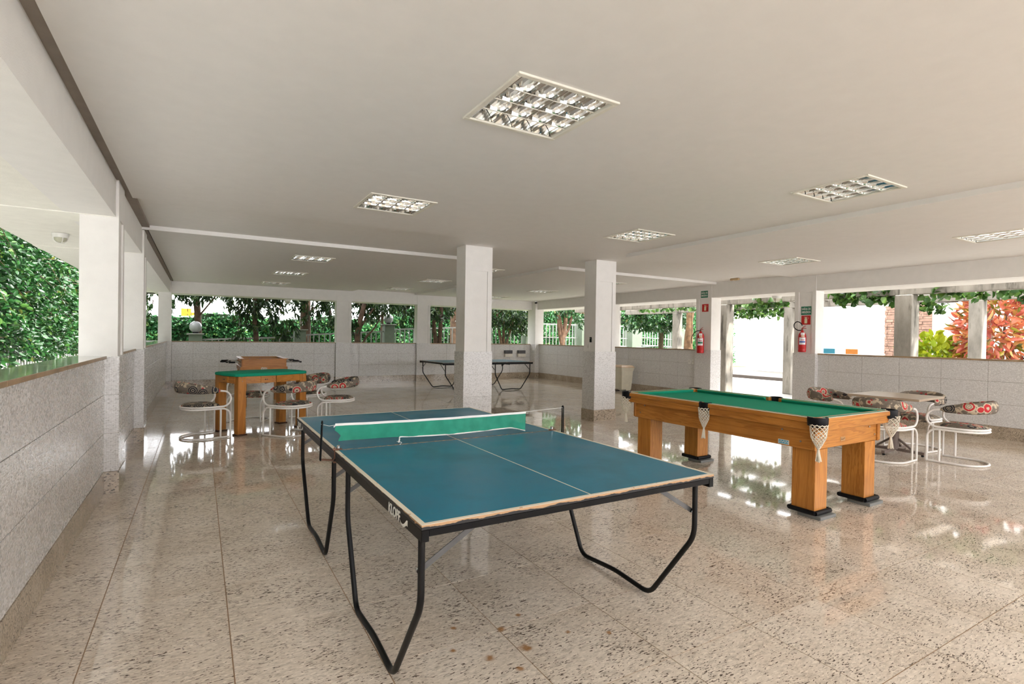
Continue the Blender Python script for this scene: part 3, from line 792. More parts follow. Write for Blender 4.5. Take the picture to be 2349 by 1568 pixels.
def make_chair():
    """front is +x; 0.53 wide; seat ring at 0.43, arms curl up and back into the padded backrest"""
    root = thing('armchair', '', 'chair')
    hw, zf, z1, z2, r = .262, .0135, .400, .428, .0128
    def U(z, xf, xr=-.265):
        pts = [(xf, hw, z), (.05, hw, z)]
        for k in range(13):
            a = PI/2 + PI*k/12; pts.append((-.045 + (xr+.045)*-math.cos(a) * -1 if False else -.045 - abs(xr+.045)*math.cos(a-PI) if False else -.045 + abs(xr+.045)*math.cos(a), hw*math.sin(a), z))
        return pts + [(.05, -hw, z), (xf, -hw, z)]
    lo = [(.25, hw, zf)] + U(zf, .20)[1:-1] + [(.25, -hw, zf)]
    MB().tube(lo, r, 8).build('floor_loop', whiteenamel_m, root, 60)
    for s in (-1, 1):
        arc = [(.25, s*hw, zf), (.25, s*hw, z1-.105)] + [(.145 + .105*math.cos(a), s*hw, z1-.105+.105*math.sin(a)) for a in np.linspace(.2, PI/2, 6)]
        MB().tube(arc, r, 8).build('leg', whiteenamel_m, root, 60)
        MB().tube([(.125, s*hw, zf), (.125, s*hw, z1)], r, 8).build('leg', whiteenamel_m, root, 60)
    MB().tube(U(z1, .145), r, 8).build('lower_ring', whiteenamel_m, root, 60)
    MB().tube(U(z2, .145), r, 8).build('upper_ring', whiteenamel_m, root, 60)
    for s in (-1, 1):
        cz, R = z2 + .105, .105
        arm = [(.13, s*hw, z2)] + [(.15 + R*math.sin(a), s*hw, cz - R*math.cos(a)) for a in np.linspace(.1, PI*.90, 12)] + [(.05, s*(hw-.004), z2 + .225)]
        MB().tube(arm, r, 8).build('arm', whiteenamel_m, root, 60)
    # padded backrest sweeping round from arm to arm
    m = MB(); n, q = 30, 12; vs = []
    for k in range(n+1):
        u = k/n; a = -PI*.98/2*0 + (PI/2 + .10) + (PI - .20)*u
        t_ = abs(2*u-1); 
        if t_ > .62:
            w = (t_-.62)/.38; sgn = 1 if u < .5 else -1
            a0 = PI/2 + .42; bx, by = -.045 + .255*math.cos(a0), (hw+.012)*math.sin(a0)
            cx, cy = bx + (.115 - bx)*w, sgn*(by + (hw - by)*w)
        else:
            sgn = 1; a = PI/2 + .42 + (PI - .84)*((u-.19)/.62); cx, cy = -.045 + .255*math.cos(a), (hw+.012)*math.sin(a)
        cz = .643 + .052*(1 - t_**2); hh = .032 + .042*(1 - t_**3); th = .022 + .018*(1 - t_**4)
        if k in (0, n): hh, th = .014, .012
        a2 = math.atan2(cy, cx + .045); nx, ny = math.cos(a2), math.sin(a2)
        for j in range(q):
            b = 2*PI*j/q; vs.append((cx + nx*th*math.cos(b), cy + ny*th*math.cos(b), cz + hh*math.sin(b)))
    m.add(vs, [(k*q+j, k*q+(j+1)%q, (k+1)*q+(j+1)%q, (k+1)*q+j) for k in range(n) for j in range(q)] + [tuple(range(q)), tuple(range(n*q, n*q+q))])
    m.build('backrest', fab_m, root, 70)
    m = MB(); q = 28; vs = []
    for rr, z in ((.94, z1-.012), (.985, z2-.006), (.93, z2+.018), (.78, z2+.036), (.5, z2+.047), (.2, z2+.051)):
        for j in range(q):
            a = 2*PI*j/q; c_, s_ = math.cos(a), math.sin(a)
            e = 2/2.6; x = (abs(c_)**e)*(1 if c_ > 0 else -1); y = (abs(s_)**e)*(1 if s_ > 0 else -1)
            vs.append((-.035 + .222*rr*x, .252*rr*y, z))
    m.add(vs, [(i*q+j, i*q+(j+1)%q, (i+1)*q+(j+1)%q, (i+1)*q+j) for i in range(5) for j in range(q)] + [tuple(range(q))[::-1], tuple(range(5*q, 6*q))])
    m.build('seat', fab_m, root, 70)
    return root
ch0 = make_chair(); CH = [ch0]
def chair(fx, fy, ang, label):
    """fx,fy: midpoint between the two front legs; ang: facing"""
    r = ch0 if CH[0] is ch0 and len(CH) == 1 and not ch0.get('used') else copy_tree(ch0)
    ch0['used'] = 1
    d = (math.cos(ang), math.sin(ang)); r.location = (fx - .25*d[0], fy - .25*d[1], 0); r.rotation_euler = (0, 0, ang)
    tag(r, label, 'chair', 'white tubular chairs with flowered seats'); return r
chair(.287, 8.435, math.radians(20), 'flowered chair with white tubular frame at the left end of the card table')
chair(.985, 8.27, math.radians(128), 'flowered chair nearest the camera at the green card table')
chair(.62, 9.42, math.radians(-118), 'flowered chair behind the card table, seen between its wooden legs')
chair(1.62, 8.60, math.radians(163), 'rightmost flowered chair at the card table, its back facing right')
chair(1.36, 9.38, math.radians(190), 'flowered chair behind the rightmost one at the card table')
chair(7.90, 2.985, math.radians(93), 'flowered chair in front of the beige table, farthest from the pool table')
chair(7.49, 3.28, math.radians(2), 'flowered chair between the pool table and the beige table')
chair(8.16, 3.42, math.radians(176), 'flowered chair beside the right parapet, behind the beige table')
chair(7.72, 3.86, math.radians(-88), 'flowered chair at the far side of the beige table, mostly hidden by the pool table')
for o in bpy.data.objects:
    if 'used' in o: del o['used']

# ------------------------------------------------------------------ beige square table on a pedestal
bt = thing('pedestal_table', 'beige square table on a taupe pedestal beside the pool table', 'table', (7.83, 3.40, 0), math.radians(3))
MB().rbox(-.40, -.40, .722, .40, .40, .750, .004).build('tabletop', beige_m, bt)
MB().lathe([(.05, .05), (.05, .70), (.052, .70)], (0, 0, 0), 20).build('column', mauve_m, bt, 40)
for k in range(4):
    a = k*PI/2 + PI/4*0; d = (math.cos(a), math.sin(a)); e = (-d[1], d[0])
    leg = MB()
    def bar(p, q, w, h):
        vs = []
        for r_, z in (p, q):
            for s in (-1, 1):
                for t in (0, 1): vs.append((d[0]*r_ + e[0]*w*s, d[1]*r_ + e[1]*w*s, z + h*t))
        leg.add(vs, [(0,1,3,2),(4,6,7,5),(0,4,5,1),(2,3,7,6),(1,5,7,3),(0,2,6,4)])
    bar((.03, .03), (.33, .022), .018, .035); bar((.04, .17), (.20, .05), .014, .03)
    leg.build('foot', mauve_m, bt)
    MB().lathe([(.016, 0), (.016, .022)], (d[0]*.31, d[1]*.31, 0), 10).build('glide', rubber_m, bt, 40)
    MB().rbox(d[0]*.02 - .02, d[1]*.02 - .02, .690, d[0]*.30 + .02, d[1]*.30 + .02, .722, .002).build('top_bracket', mauve_m, bt)

# ------------------------------------------------------------------ green card table
CW, CD, CT = 1.078, .655, .862
ct = thing('card_table', 'wooden card table with a padded green felt top', 'table', (.816, 8.71, 0), .416)
hx, hy = CW/2, CD/2
poly = [(-hx, -hy+.04), (-hx+.04, -hy), (.0, -hy-.075), (hx-.04, -hy), (hx, -hy+.04), (hx+.03, 0), (hx, hy-.04), (hx-.04, hy), (0, hy+.075), (-hx+.04, hy), (-hx, hy-.04), (-hx-.03, 0)]
ctr = MB(); n = len(poly)
ring = [(1.0, CT-.042), (1.012, CT-.034), (1.012, CT-.012), (1.0, CT-.003), (.975, CT)]
ctr.add([(x*s, y*s, z) for s, z in ring for x, y in poly], [(i*n+j, i*n+(j+1)%n, (i+1)*n+(j+1)%n, (i+1)*n+j) for i in range(len(ring)-1) for j in range(n)] + [tuple(range(n))[::-1], tuple(range((len(ring)-1)*n, len(ring)*n))])
ctr.build('felt_top', felt_m, ct, 35)
a0, a1 = CT-.142, CT-.042
for s in (-1, 1):
    # long bowed aprons in two lengths each with a drawer, and short end aprons
    for t in (-1, 1):
        xa, xb = sorted((t*.005, t*(hx-.085)))
        def yb_(x): return s*(hy + .055 - .075*abs(x)/(hx-.04))
        ap = MB(); ap.add([(xa, yb_(xa)-s*.02, a0), (xb, yb_(xb)-s*.02, a0), (xb, yb_(xb), a0), (xa, yb_(xa), a0), (xa, yb_(xa)-s*.02, a1), (xb, yb_(xb)-s*.02, a1), (xb, yb_(xb), a1), (xa, yb_(xa), a1)],
                          [(0,3,2,1),(4,5,6,7),(0,1,5,4),(1,2,6,5),(2,3,7,6),(3,0,4,7)]); ap.build('apron', wood_x, ct)
    x = .14*(-s) * -1; dr = MB(); xa, xb = x-.075, x+.075
    ya, yb2 = s*(hy + .058 - .075*abs(xa)/(hx-.04)), s*(hy + .058 - .075*abs(xb)/(hx-.04))
    dr.add([(xa, ya-s*.01, a0+.012), (xb, yb2-s*.01, a0+.012), (xb, yb2+s*.004, a0+.012), (xa, ya+s*.004, a0+.012), (xa, ya-s*.01, a1-.004), (xb, yb2-s*.01, a1-.004), (xb, yb2+s*.004, a1-.004), (xa, ya+s*.004, a1-.004)], [(0,3,2,1),(4,5,6,7),(0,1,5,4),(1,2,6,5),(2,3,7,6),(3,0,4,7)])
    d_ = dr.build('drawer', wood_x, ct)
    for h in (-.014, .014): MB().lathe([(.009, -.002), (.009, .002)], (x+h, (ya+yb2)/2 + s*.0045, (a0+a1)/2), 10, 'y').build('finger_hole', dark_m, d_)
    MB().rbox(s*(hx-.025), -hy+.08, a0, s*(hx-.005), hy-.08, a1).build('end_apron', wood_y, ct)
    d_ = MB().rbox(s*(hx-.008), -.085, a0+.01, s*(hx+.020), .085, a1-.004).build('drawer', wood_y, ct)
    for h in (-.014, .014): MB().lathe([(.009, -.002), (.009, .002)], (s*(hx+.0205), h, (a0+a1)/2), 10, 'x').build('finger_hole', dark_m, d_)
foot_m = plain('foot_brown', (.10, .045, .025), .6)
for sx in (-1, 1):
    for sy in (-1, 1):
        x, y = sx*(hx-.07), sy*(hy-.055); w = .055
        lg = MB().rbox(x-w, y-w, .02, x+w, y+w, CT-.042, .004); lg = lg.build('leg', wood_z, ct)
        MB().rbox(x-w-.016, y-w-.016, 0, x+w+.016, y+w+.016, .02, .004).build('foot', foot_m, lg)
        for z in (CT-.055, CT-.105): MB().lathe([(.006, -.002), (.006, .003)], (x, y + sy*(w+.001), z), 8, 'y').build('screw', chrome_m, lg)

# ------------------------------------------------------------------ table football
fb = thing('table_football', 'wooden table football game standing behind the card table', 'game table', (1.105, 12.0, 0))
wx, ly, z1, z2 = .40, .60, .745, .935
for s in (-1, 1):
    MB().rbox(s*wx, -ly, z1+.02, s*(wx-.022), ly, z2-.012).build('side_panel', wood_y, fb)
    MB().rbox(-wx+.02, s*ly, z1+.02, wx-.02, s*(ly-.022), z2-.012).build('end_panel', wood_x, fb)
    MB().rbox(s*(wx+.028), -ly-.02, z2-.012, s*(wx-.05), ly+.02, z2, .003).build('top_rim', wood_y, fb)
    MB().rbox(-wx+.05, s*(ly+.02), z2-.012, wx-.05, s*(ly-.04), z2, .003).build('top_rim', wood_x, fb)
    MB().rbox(-wx-.022, s*(ly+.012), z1-.055, wx+.022, s*(ly-.012), z1+.03).build('base_rail', wood_x, fb)
    MB().rbox(s*(wx+.022), -ly+.012, z1-.055, s*(wx-.002), ly-.012, z1+.03).build('base_rail', wood_y, fb)
MB().box(-wx+.02, -ly+.02, z1+.03, wx-.02, ly-.02, z1+.045).build('playing_field', felt_m, fb)
for sx in (-1, 1):
    for sy in (-1, 1): MB().rbox(sx*(wx+.005), sy*(ly-.012), 0, sx*(wx-.095), sy*(ly-.11), z1-.05).build('leg', wood_z, fb)
MB().rbox(-wx+.09, -ly+.03, z1-.13, wx-.09, -ly+.05, z1-.05).build('lower_panel', wood_x, fb)
for k in range(8):
    y = -.49 + .14*k; s = 1 if k % 3 else -1; off = (.06, -.02, .03, -.07, .05, 0, -.04, .02)[k]; z = z2-.075
    rod = MB().lathe([(.008, -.62+off), (.008, .62+off)], (0, y, z), 8, 'x').build('rod', chrome_m, fb, 40)
    hx_ = s*.62 + off
    MB().lathe([(.014, -.055), (.017, -.05), (.017, .05), (.014, .055)], (hx_, y, z), 10, 'x').build('handle', rubber_m, rod, 40)
    MB().lathe([(.014, -.02), (.014, .02)], (-s*.62 + off, y, z), 10, 'x').build('end_cap', rubber_m, rod, 40)
    for q in ((-.2, 0, .2) if k % 2 else (-.12, .12)):
        MB().rbox(q+off-.012, y-.009, z-.075, q+off+.012, y+.009, z+.035, .004).build('player', plain('player_%d' % k, ((.55,.04,.04) if k in (1,2,5) else (.05,.08,.4)), .4), rod)
yl = -ly-.0125; zl = z1-.004
mk = MB().tube([(-.035 + .021*math.cos(a), yl, zl + .021*math.sin(a)) for a in np.linspace(0, 2*PI, 14)[:-1]], .006, 5, True); mk.tube([(-.035, yl, zl-.008), (-.035, yl, zl+.008)], .006, 5)
mk.tube(bend([(-.004, yl, zl+.018), (.010, yl, zl+.018), (.004, yl, zl-.018), (.040, yl, zl-.018), (.040, yl, zl+.020)], .006), .006, 5); mk.tube([(.024, yl, zl+.018), (.022, yl, zl)], .005, 5)
mk.build('maker_mark', logo_m, fb, 60)
# ------------------------------------------------------------------ things on walls and columns
red_m = plain('fire_red', (.52, .012, .014), .28)
redsign_m = plain('sign_red', (.55, .02, .018), .5); green_sign_m = plain('sign_green', (.004, .16, .085), .5)
sign_ivory = plain('sign_ivory', (.78, .70, .48), .6); label_m = plain('label_white', (.78, .78, .78), .5)
def extinguisher(x, y, z, R, H, label, hose, tilt=0):
    r = thing('fire_extinguisher', label, 'extinguisher', (x, y, z))
    MB().lathe([(R*.9, 0), (R, .012), (R, .05), (R*.97, .055), (R*.97, .07), (R, .075), (R, H-.10), (R*.85, H-.055), (R*.5, H-.02), (R*.32, H), (R*.3, H+.02)], (0, 0, 0), 24).build('cylinder', red_m, r, 40)
    def patch(z0, z1, a0, a1, mt, nm, rr=R+.0012):
        m = MB(); n = 8; vs = []
        for k in range(n+1):
            a = a0 + (a1-a0)*k/n; vs += [(rr*math.cos(a), rr*math.sin(a), z0), (rr*math.cos(a), rr*math.sin(a), z1)]
        m.add(vs, [(2*k, 2*k+2, 2*k+3, 2*k+1) for k in range(n)]); return m.build(nm, mt, r, 60)
    c = math.radians(218)
    patch(H*.36, H*.70, c-.85, c+.75, label_m, 'label'); patch(H*.735, H*.80, c-.35, c+.45, sign_ivory, 'label'); patch(H*.82, H*.93, c-.45, c+.5, label_m, 'label')
    patch(H*.45, H*.53, c-.75, c+.65, green_sign_m if hose == 0 else plain('label_blue', (.08, .12, .40), .5), 'label_band', R+.002)
    patch(H*.56, H*.60, c-.45, c+.45, plain('label_pink', (.50, .12, .20), .5), 'label_band', R+.002)
    v = MB(); v.lathe([(.016, H+.01), (.016, H+.05), (.010, H+.055)], (0, 0, 0), 12); v.build('valve', rust_m, r, 40)
    MB().tube([(0, .01, H+.05), (-.02, -.05, H+.062), (-.03, -.095, H+.055)], .007, 6).tube([(0, .01, H+.055), (-.02, -.04, H+.085), (-.03, -.09, H+.105)], .006, 6).build('handle', red_m, r, 60)
    if hose == 0: P = [(0, .02, H+.03), (-.01, .10, H+.02), (-.015, .20, H-.05), (-.015, .26, H-.17), (-.01, .25, H-.28)]
    else: P = [(0, .02, H+.02), (-.01, .08, H+.02), (-.02, .15, H+.07), (-.02, .15, H+.15), (-.02, .09, H+.19), (-.02, .02, H+.16), (-.02, -.01, H+.11)]
    MB().tube(spline(P, 5), .009, 8).build('hose', rubber_m, r, 60)
    MB().rbox(R*.6, -.02, H*.55, R+.03, .02, H*.6, .002).build('wall_bracket', chrome_m, r)
    return r
extinguisher(10.245, 8.555, 1.125, .082, .50, 'red fire extinguisher with drooping hose on the column left of the doorway', 0)
extinguisher(10.255, 6.10, 1.225, .074, .41, 'red fire extinguisher with looped hose on the column right of the doorway', 1)
def sign(x, y, z, w, h, mt, label, draw):
    r = thing('sign', label, 'sign', (x, y, z)); MB().rbox(-.002, -w/2, -h/2, .002, w/2, h/2, .0005).build('plate', mt, r); draw(r, w, h); return r
def exit_words(r, w, h):
    for s, dz in (('SAÍDA DE', .030), ('EMERGÊNCIA', -.034)):
        me = text_mesh(s, .052, .0004, True); me.materials.append(white_m); o = link('lettering', me, r)
        xs = [v.co.x for v in me.vertices]; k = min(1.0, w*.88/(max(xs)-min(xs))); o.scale = (k, 1.15, 1)
        o.rotation_euler = (PI/2, 0, -PI/2); o.location = (-.0026, 0, dz)
def ext_icon(r, w, h):
    m = MB(); m.rbox(-.0035, -.028, -.065, -.002, .028, .035, .012); m.rbox(-.0035, -.010, .03, -.002, .010, .058, .001); m.rbox(-.0035, -.030, .052, -.002, .035, .062, .001); m.rbox(-.0035, -.052, .020, -.002, -.046, .055, .001)
    m.build('pictogram', sign_ivory, r)
sign(10.346, 8.548, 2.522, .200, .160, green_sign_m, 'green SAÍDA DE EMERGÊNCIA sign on the column left of the doorway', exit_words)
sign(10.360, 8.528, 2.198, .184, .180, redsign_m, 'red extinguisher sign alone on the column left of the doorway', ext_icon)
sign(10.360, 6.090, 2.046, .205, .165, green_sign_m, 'green SAÍDA DE EMERGÊNCIA sign on the column right of the doorway', exit_words)
sign(10.360, 6.092, 1.858, .184, .180, redsign_m, 'red extinguisher sign directly under the green sign on the right column', ext_icon)
def plate(name, label, cat, x, y, z, w, h, ax, parts=1, depth=.008):
    r = thing(name, label, cat, (x, y, z))
    if ax == 'x': MB().rbox(-depth, -w/2, -h/2, .0, w/2, h/2, .002).build('cover', white_m, r)
    elif ax == '+x': MB().rbox(0, -w/2, -h/2, depth, w/2, h/2, .002).build('cover', white_m, r)
    else: MB().rbox(-w/2, -depth, -h/2, w/2, 0, h/2, .002).build('cover', white_m, r)
    q = MB(); e = .003
    if ax == 'x': q.rbox(-depth-e, -w*.2, -h*.22, -depth, w*.2, h*.22, .001)
    elif ax == '+x': q.rbox(depth, -w*.2, -h*.22, depth+e, w*.2, h*.22, .001)
    else: q.rbox(-w*.2, -depth-e, -h*.22, w*.2, -depth, h*.22, .001)
    q.build('rocker', plain('rocker_grey', (.66, .64, .60), .4), r); return r
plate('wall_switch', 'white switch plate low on the shaft of the right free-standing pillar', 'switch', 5.874, 7.31, 1.28, .075, .115, 'x')
rd = thing('card_reader', 'slim black wall device above the switch on the right pillar', 'reader', (5.874, 7.245, 1.405)); MB().rbox(-.018, -.022, -.045, 0, .022, .045, .004).build('case', black_m, rd); MB().rbox(-.0195, -.008, .015, -.018, .008, .03, .001).build('lens', chrome_m, rd)
plate('wall_outlet', 'left white outlet of the pair beside the doorway column', 'outlet', 10.43, 9.03, .90, .075, .115, 'x')
plate('wall_outlet', 'right white outlet of the pair beside the doorway column', 'outlet', 10.43, 8.92, .90, .075, .115, 'x')
plate('wall_outlet', 'white outlet low on the right parapet beside the cream bin', 'outlet', 10.43, 10.75, .42, .07, .11, 'x')
plate('wall_outlet', 'white outlet low on the right parapet near the far corner', 'outlet', 10.43, 13.0, .42, .07, .11, 'x')
plate('wall_outlet', 'white outlet low on the left parapet between the two columns', 'outlet', XL, 6.85, .36, .075, .12, '+x')
for x, lb in ((9.335, 'left grey and cream paper dispenser on the back wall'), (9.873, 'right grey and cream paper dispenser on the back wall')):
    r = thing('paper_dispenser', lb, 'dispenser', (x, YB, .745))
    MB().rbox(-.15, -.09, .115, .15, 0, .232, .006).build('cover', plain('dispenser_grey', (.085, .085, .095), .35), r); MB().rbox(-.15, -.085, 0, .15, 0, .112, .006).build('tray', plain('dispenser_cream', (.74, .70, .62), .45), r)
# waste bin
tb = thing('waste_bin', 'cream plastic pedal bin with beige lid by the right parapet', 'bin', (10.06, 11.02, 0), math.radians(-6))
bin_m = plain('bin_cream', (.70, .66, .53), .35); lid_m = plain('bin_lid', (.66, .50, .34), .35)
def frustum(m, a, b, z0, z1, c=(0, 0), d=(0, 0)):
    m.add([(c[0]-a[0],c[1]-a[1],z0),(c[0]+a[0],c[1]-a[1],z0),(c[0]+a[0],c[1]+a[1],z0),(c[0]-a[0],c[1]+a[1],z0),(d[0]-b[0],d[1]-b[1],z1),(d[0]+b[0],d[1]-b[1],z1),(d[0]+b[0],d[1]+b[1],z1),(d[0]-b[0],d[1]+b[1],z1)],
          [(0,3,2,1),(4,5,6,7),(0,1,5,4),(1,2,6,5),(2,3,7,6),(3,0,4,7)]); return m
b = frustum(MB(), (.155, .19), (.185, .225), .06, .56); frustum(b, (.07, .17), (.075, .18), 0, .062, (.07, 0), (.07, 0)); b.build('body', bin_m, tb)
frustum(MB(), (.188, .228), (.212, .25), .555, .655).build('collar', bin_m, tb)
frustum(frustum(MB(), (.218, .256), (.218, .256), .652, .672), (.21, .25), (.17, .20), .672, .712).build('lid', lid_m, tb)
MB().rbox(-.20, -.06, .012, -.12, .06, .03, .004).build('pedal', rubber_m, tb)
# small fittings
sm = thing('smoke_detector', 'small brass-coloured detector on the ceiling above the doorway', 'detector', (10.02, 7.48, ZH))
MB().rbox(-.035, -.10, -.045, .035, .10, 0, .008).build('case', plain('detector_tan', (.50, .36, .20), .5), sm); MB().lathe([(.02, -.055), (.02, -.045)], (0, .04, 0), 12).build('lens', white_m, sm)
cc = thing('security_camera', 'tiny dark camera under the ceiling in the far right corner', 'camera', (10.22, 15.72, 2.66))
MB().lathe([(.02, .0), (.035, .03), (.035, .07)], (0, 0, 0), 12).build('base', white_m, cc, 40); MB().lathe([(.028, -.06), (.028, .03), (.02, .035)], (0, -.02, 0), 12, 'y').build('lens', rubber_m, cc, 40)
glass_m = plain('opal_glass', (.50, .49, .38), .25)
def turtle(x, y, z, label, s=1.0):
    r = thing('bulkhead_light', label, 'light', (x, y, z))
    MB().lathe([(.085*s, 0), (.085*s, -.02*s), (.078*s, -.05*s), (.066*s, -.052*s)], (0, 0, 0), 20).build('housing', white_m, r, 40)
    MB().lathe([(.064*s, -.05*s), (.058*s, -.08*s), (.04*s, -.10*s), (.01*s, -.108*s)], (0, 0, 0), 20).build('glass_bowl', glass_m, r, 60)
    for k in range(4):
        a = k*PI/2 + .5
        MB().tube([(.075*s*math.cos(a), .075*s*math.sin(a), -.05*s), (.066*s*math.cos(a), .066*s*math.sin(a), -.085*s), (.04*s*math.cos(a), .04*s*math.sin(a), -.112*s), (0, 0, -.116*s)], .005*s, 5).build('guard_bar', white_m, r, 60)
    return r
turtle(-1.25, 7.13, BB, 'caged bulkhead light under the left balcony soffit', .85)
turtle(10.98, 7.12, BB+.007, 'bulkhead light under the soffit above the doorway', 1.15)
turtle(2.20, 16.55, BB, 'bulkhead light under the back soffit', 1.1)
# ------------------------------------------------------------------ outdoors
def ratio(px):
    """x per metre of y for a photo column at eye height"""
    d = rt*((px-1174.5)/F_PX) + fw; return d.x/d.y
def leaf_mat(name, stops, rough=.38, trans=.25, spec=.5):
    t = NT(name); g = t.n('NewGeometry'); t.color(t.ramp(g.outputs['Random Per Island'], stops)); t.set(Roughness=rough); t.b.inputs['Specular IOR Level'].default_value = spec
    tr = t.n('BsdfTranslucent'); src = t.b.inputs['Base Color'].links[0].from_socket; t.l(src, tr.inputs[0])
    mx = t.n('MixShader'); mx.inputs[0].default_value = trans; out = t.t.nodes['Material Output']
    t.l(t.b.outputs[0], mx.inputs[1]); t.l(tr.outputs[0], mx.inputs[2]); t.l(mx.outputs[0], out.inputs[0]); return t.m
hedge_m = leaf_mat('ivy_leaf', [(0, (.024, .115, .038)), (.4, (.045, .19, .062)), (.8, (.09, .28, .10)), (1, (.19, .33, .09))], .28)
shrub_m = leaf_mat('shrub_leaf', [(0, (.010, .045, .010)), (.4, (.018, .080, .018)), (.8, (.035, .12, .03)), (.97, (.07, .16, .03)), (1, (.16, .17, .03))], .28, .2, .6)
mango_m = leaf_mat('tree_leaf', [(0, (.006, .022, .004)), (.5, (.013, .045, .008)), (.85, (.030, .080, .012)), (1, (.07, .11, .015))], .35, .22)
vine_m = leaf_mat('vine_leaf', [(0, (.02, .07, .01)), (.5, (.045, .12, .02)), (1, (.10, .19, .03))], .45, .35)
croton_m = leaf_mat('croton_leaf', [(0, (.28, .05, .04)), (.3, (.50, .12, .07)), (.6, (.60, .22, .09)), (.8, (.60, .33, .10)), (.92, (.09, .13, .02)), (1, (.52, .44, .05))], .35, .3)
yellow_m = leaf_mat('yellow_leaf', [(0, (.25, .33, .01)), (.6, (.42, .45, .02)), (1, (.14, .28, .02))], .4, .35)
bark_m = plain('bark', (.085, .05, .032), .9, var=.4, bump=.6, bscale=30)
barkl_m = plain('bark_light', (.12, .068, .04), .9, var=.4, bump=.6, bscale=25)
conc_m = None
def weathered():
    t = NT('weathered_concrete'); v = t.pos((1, 1, .35)); n = t.noise(v, 5, 5, .65); n2 = t.noise(t.pos((3, 3, .5)), 3, 4, .6)
    c = t.ramp(n, [(.3, (.19, .175, .15)), (.7, (.33, .305, .265))]); c = t.mix(t.ramp(n2, [(.56, 0.0), (.68, .8)]), c, (.05, .045, .035)); t.color(c); t.set(Roughness=.9); t.bump(n, .3, .01); return t.m
conc_m = weathered()
wallw_m = plain('garden_white', (.80, .79, .76), .8); green_p = plain('pale_green_paint', (.125, .155, .115), .8); rail_m = plain('fence_white', (.26, .26, .25), .6)
pave_m = granite('paving_stone', (.16, .15, .13), (.28, .265, .24), (.08, .07, .06), .6, .7, jit=False, scale=.35)
soil_m = plain('soil', (.16, .13, .09), .95, var=.3); lawn_m = plain('ground_cover', (.16, .20, .09), .95, var=.3)

def gbox(name, a, mt): return struct(MB().box(*a), name, mt)
gbox('ground_walk', (OUT_R+.08, -12, -.30, 15.4, 16.9, -.03), pave_m)
gbox('ground_court', (15.4, -12, -.30, 18.9, 16.9, -.05), plain('court_concrete', (.30, .285, .26), .85))
gbox('ground_deck', (18.9, -12, -.30, 40, 18.0, .06), plain('deck_stone', (.13, .12, .10), .85))
gbox('trim_6', (18.75, -12, -.30, 18.9, 18.0, .07), plain('kerb_stone', (.06, .048, .04), .85))
gbox('ground_garden', (-14, 16.33, -.30, 40, 40, -.04), lawn_m)
gbox('ground_left', (-14, -12, -.30, -.94, 16.33, -.04), plain('path_concrete', (.42, .41, .38), .9))
gbox('ground_front', (-.94, -12, -.30, OUT_R+.08, YF-.22, -.04), pave_m)

def leaves(name, mat, P, D, L, parent, width=.45, kind='stuff', fold=.18):
    """one mesh of folded leaves: P bases, D unit directions, L lengths"""
    n = len(P); D = D/np.linalg.norm(D, axis=1, keepdims=True)
    r = RNG.normal(size=(n, 3)); Sd = np.cross(D, r); Sd /= np.linalg.norm(Sd, axis=1, keepdims=True) + 1e-9; Nn = np.cross(Sd, D)
    L = L[:, None]; w = L*width*.5
    V = np.empty((n, 6, 3)); V[:, 0] = P; V[:, 3] = P + D*L - Nn*L*.06
    V[:, 1] = P + D*L*.26 - Sd*w*.92 + Nn*w*fold*2; V[:, 2] = P + D*L*.66 - Sd*w*.80 + Nn*w*fold*1.6
    V[:, 5] = P + D*L*.26 + Sd*w*.92 + Nn*w*fold*2; V[:, 4] = P + D*L*.66 + Sd*w*.80 + Nn*w*fold*1.6
    F = np.array([[0, 1, 2, 3], [0, 3, 4, 5]])[None] + (np.arange(n)*6)[:, None, None]
    me = bpy.data.meshes.new(name); me.vertices.add(n*6); me.vertices.foreach_set('co', V.reshape(-1))
    me.loops.add(n*8); me.loops.foreach_set('vertex_index', F.reshape(-1).astype(np.int32)); me.polygons.add(n*2)
    me.polygons.foreach_set('loop_start', np.arange(0, n*8, 4, dtype=np.int32)); me.polygons.foreach_set('loop_total', np.full(n*2, 4, dtype=np.int32))
    me.update(calc_edges=True); me.materials.append(mat); return link(name, me, parent, kind=kind)
def wall_of_leaves(x0, x1, y0, y1, z0, z1f, n, face):
    X = RNG.uniform(x0, x1, n); U = RNG.uniform(0, 1, n); top = z1f(X); Z = z0 + (top-z0)*U
    Y = y0 + RNG.normal(0, .06, n) + .14*np.sin(X*3.1 + Z*2.3)*np.cos(Z*4.1 - X) ; Y[Z > top-.15] += RNG.uniform(0, y1-y0, (Z > top-.15).sum())
    return np.stack([X, Y, Z], 1)

# ivy hedge along the back, on its wall
def htop(x): return 2.12 + .10*np.sin(x*1.7) + np.clip((x-6)/3, 0, 1)*1.1
hd = thing('ivy_hedge', 'long sunlit ivy hedge beyond the white fence at the back', 'hedge', (0, 21.7, -.04))
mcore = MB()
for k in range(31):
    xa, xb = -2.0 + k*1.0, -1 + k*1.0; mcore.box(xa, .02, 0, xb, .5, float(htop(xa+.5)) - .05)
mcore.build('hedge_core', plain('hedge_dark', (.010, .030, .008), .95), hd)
P = wall_of_leaves(-2.0, 29, -.06, .45, 0, htop, 40000, 0); D = np.stack([RNG.normal(0, .6, len(P)), -np.abs(RNG.normal(.6, .4, len(P))), RNG.normal(-.25, .6, len(P))], 1)
leaves('ivy_leaves', hedge_m, P, D, RNG.uniform(.07, .13, len(P)), hd, .75)

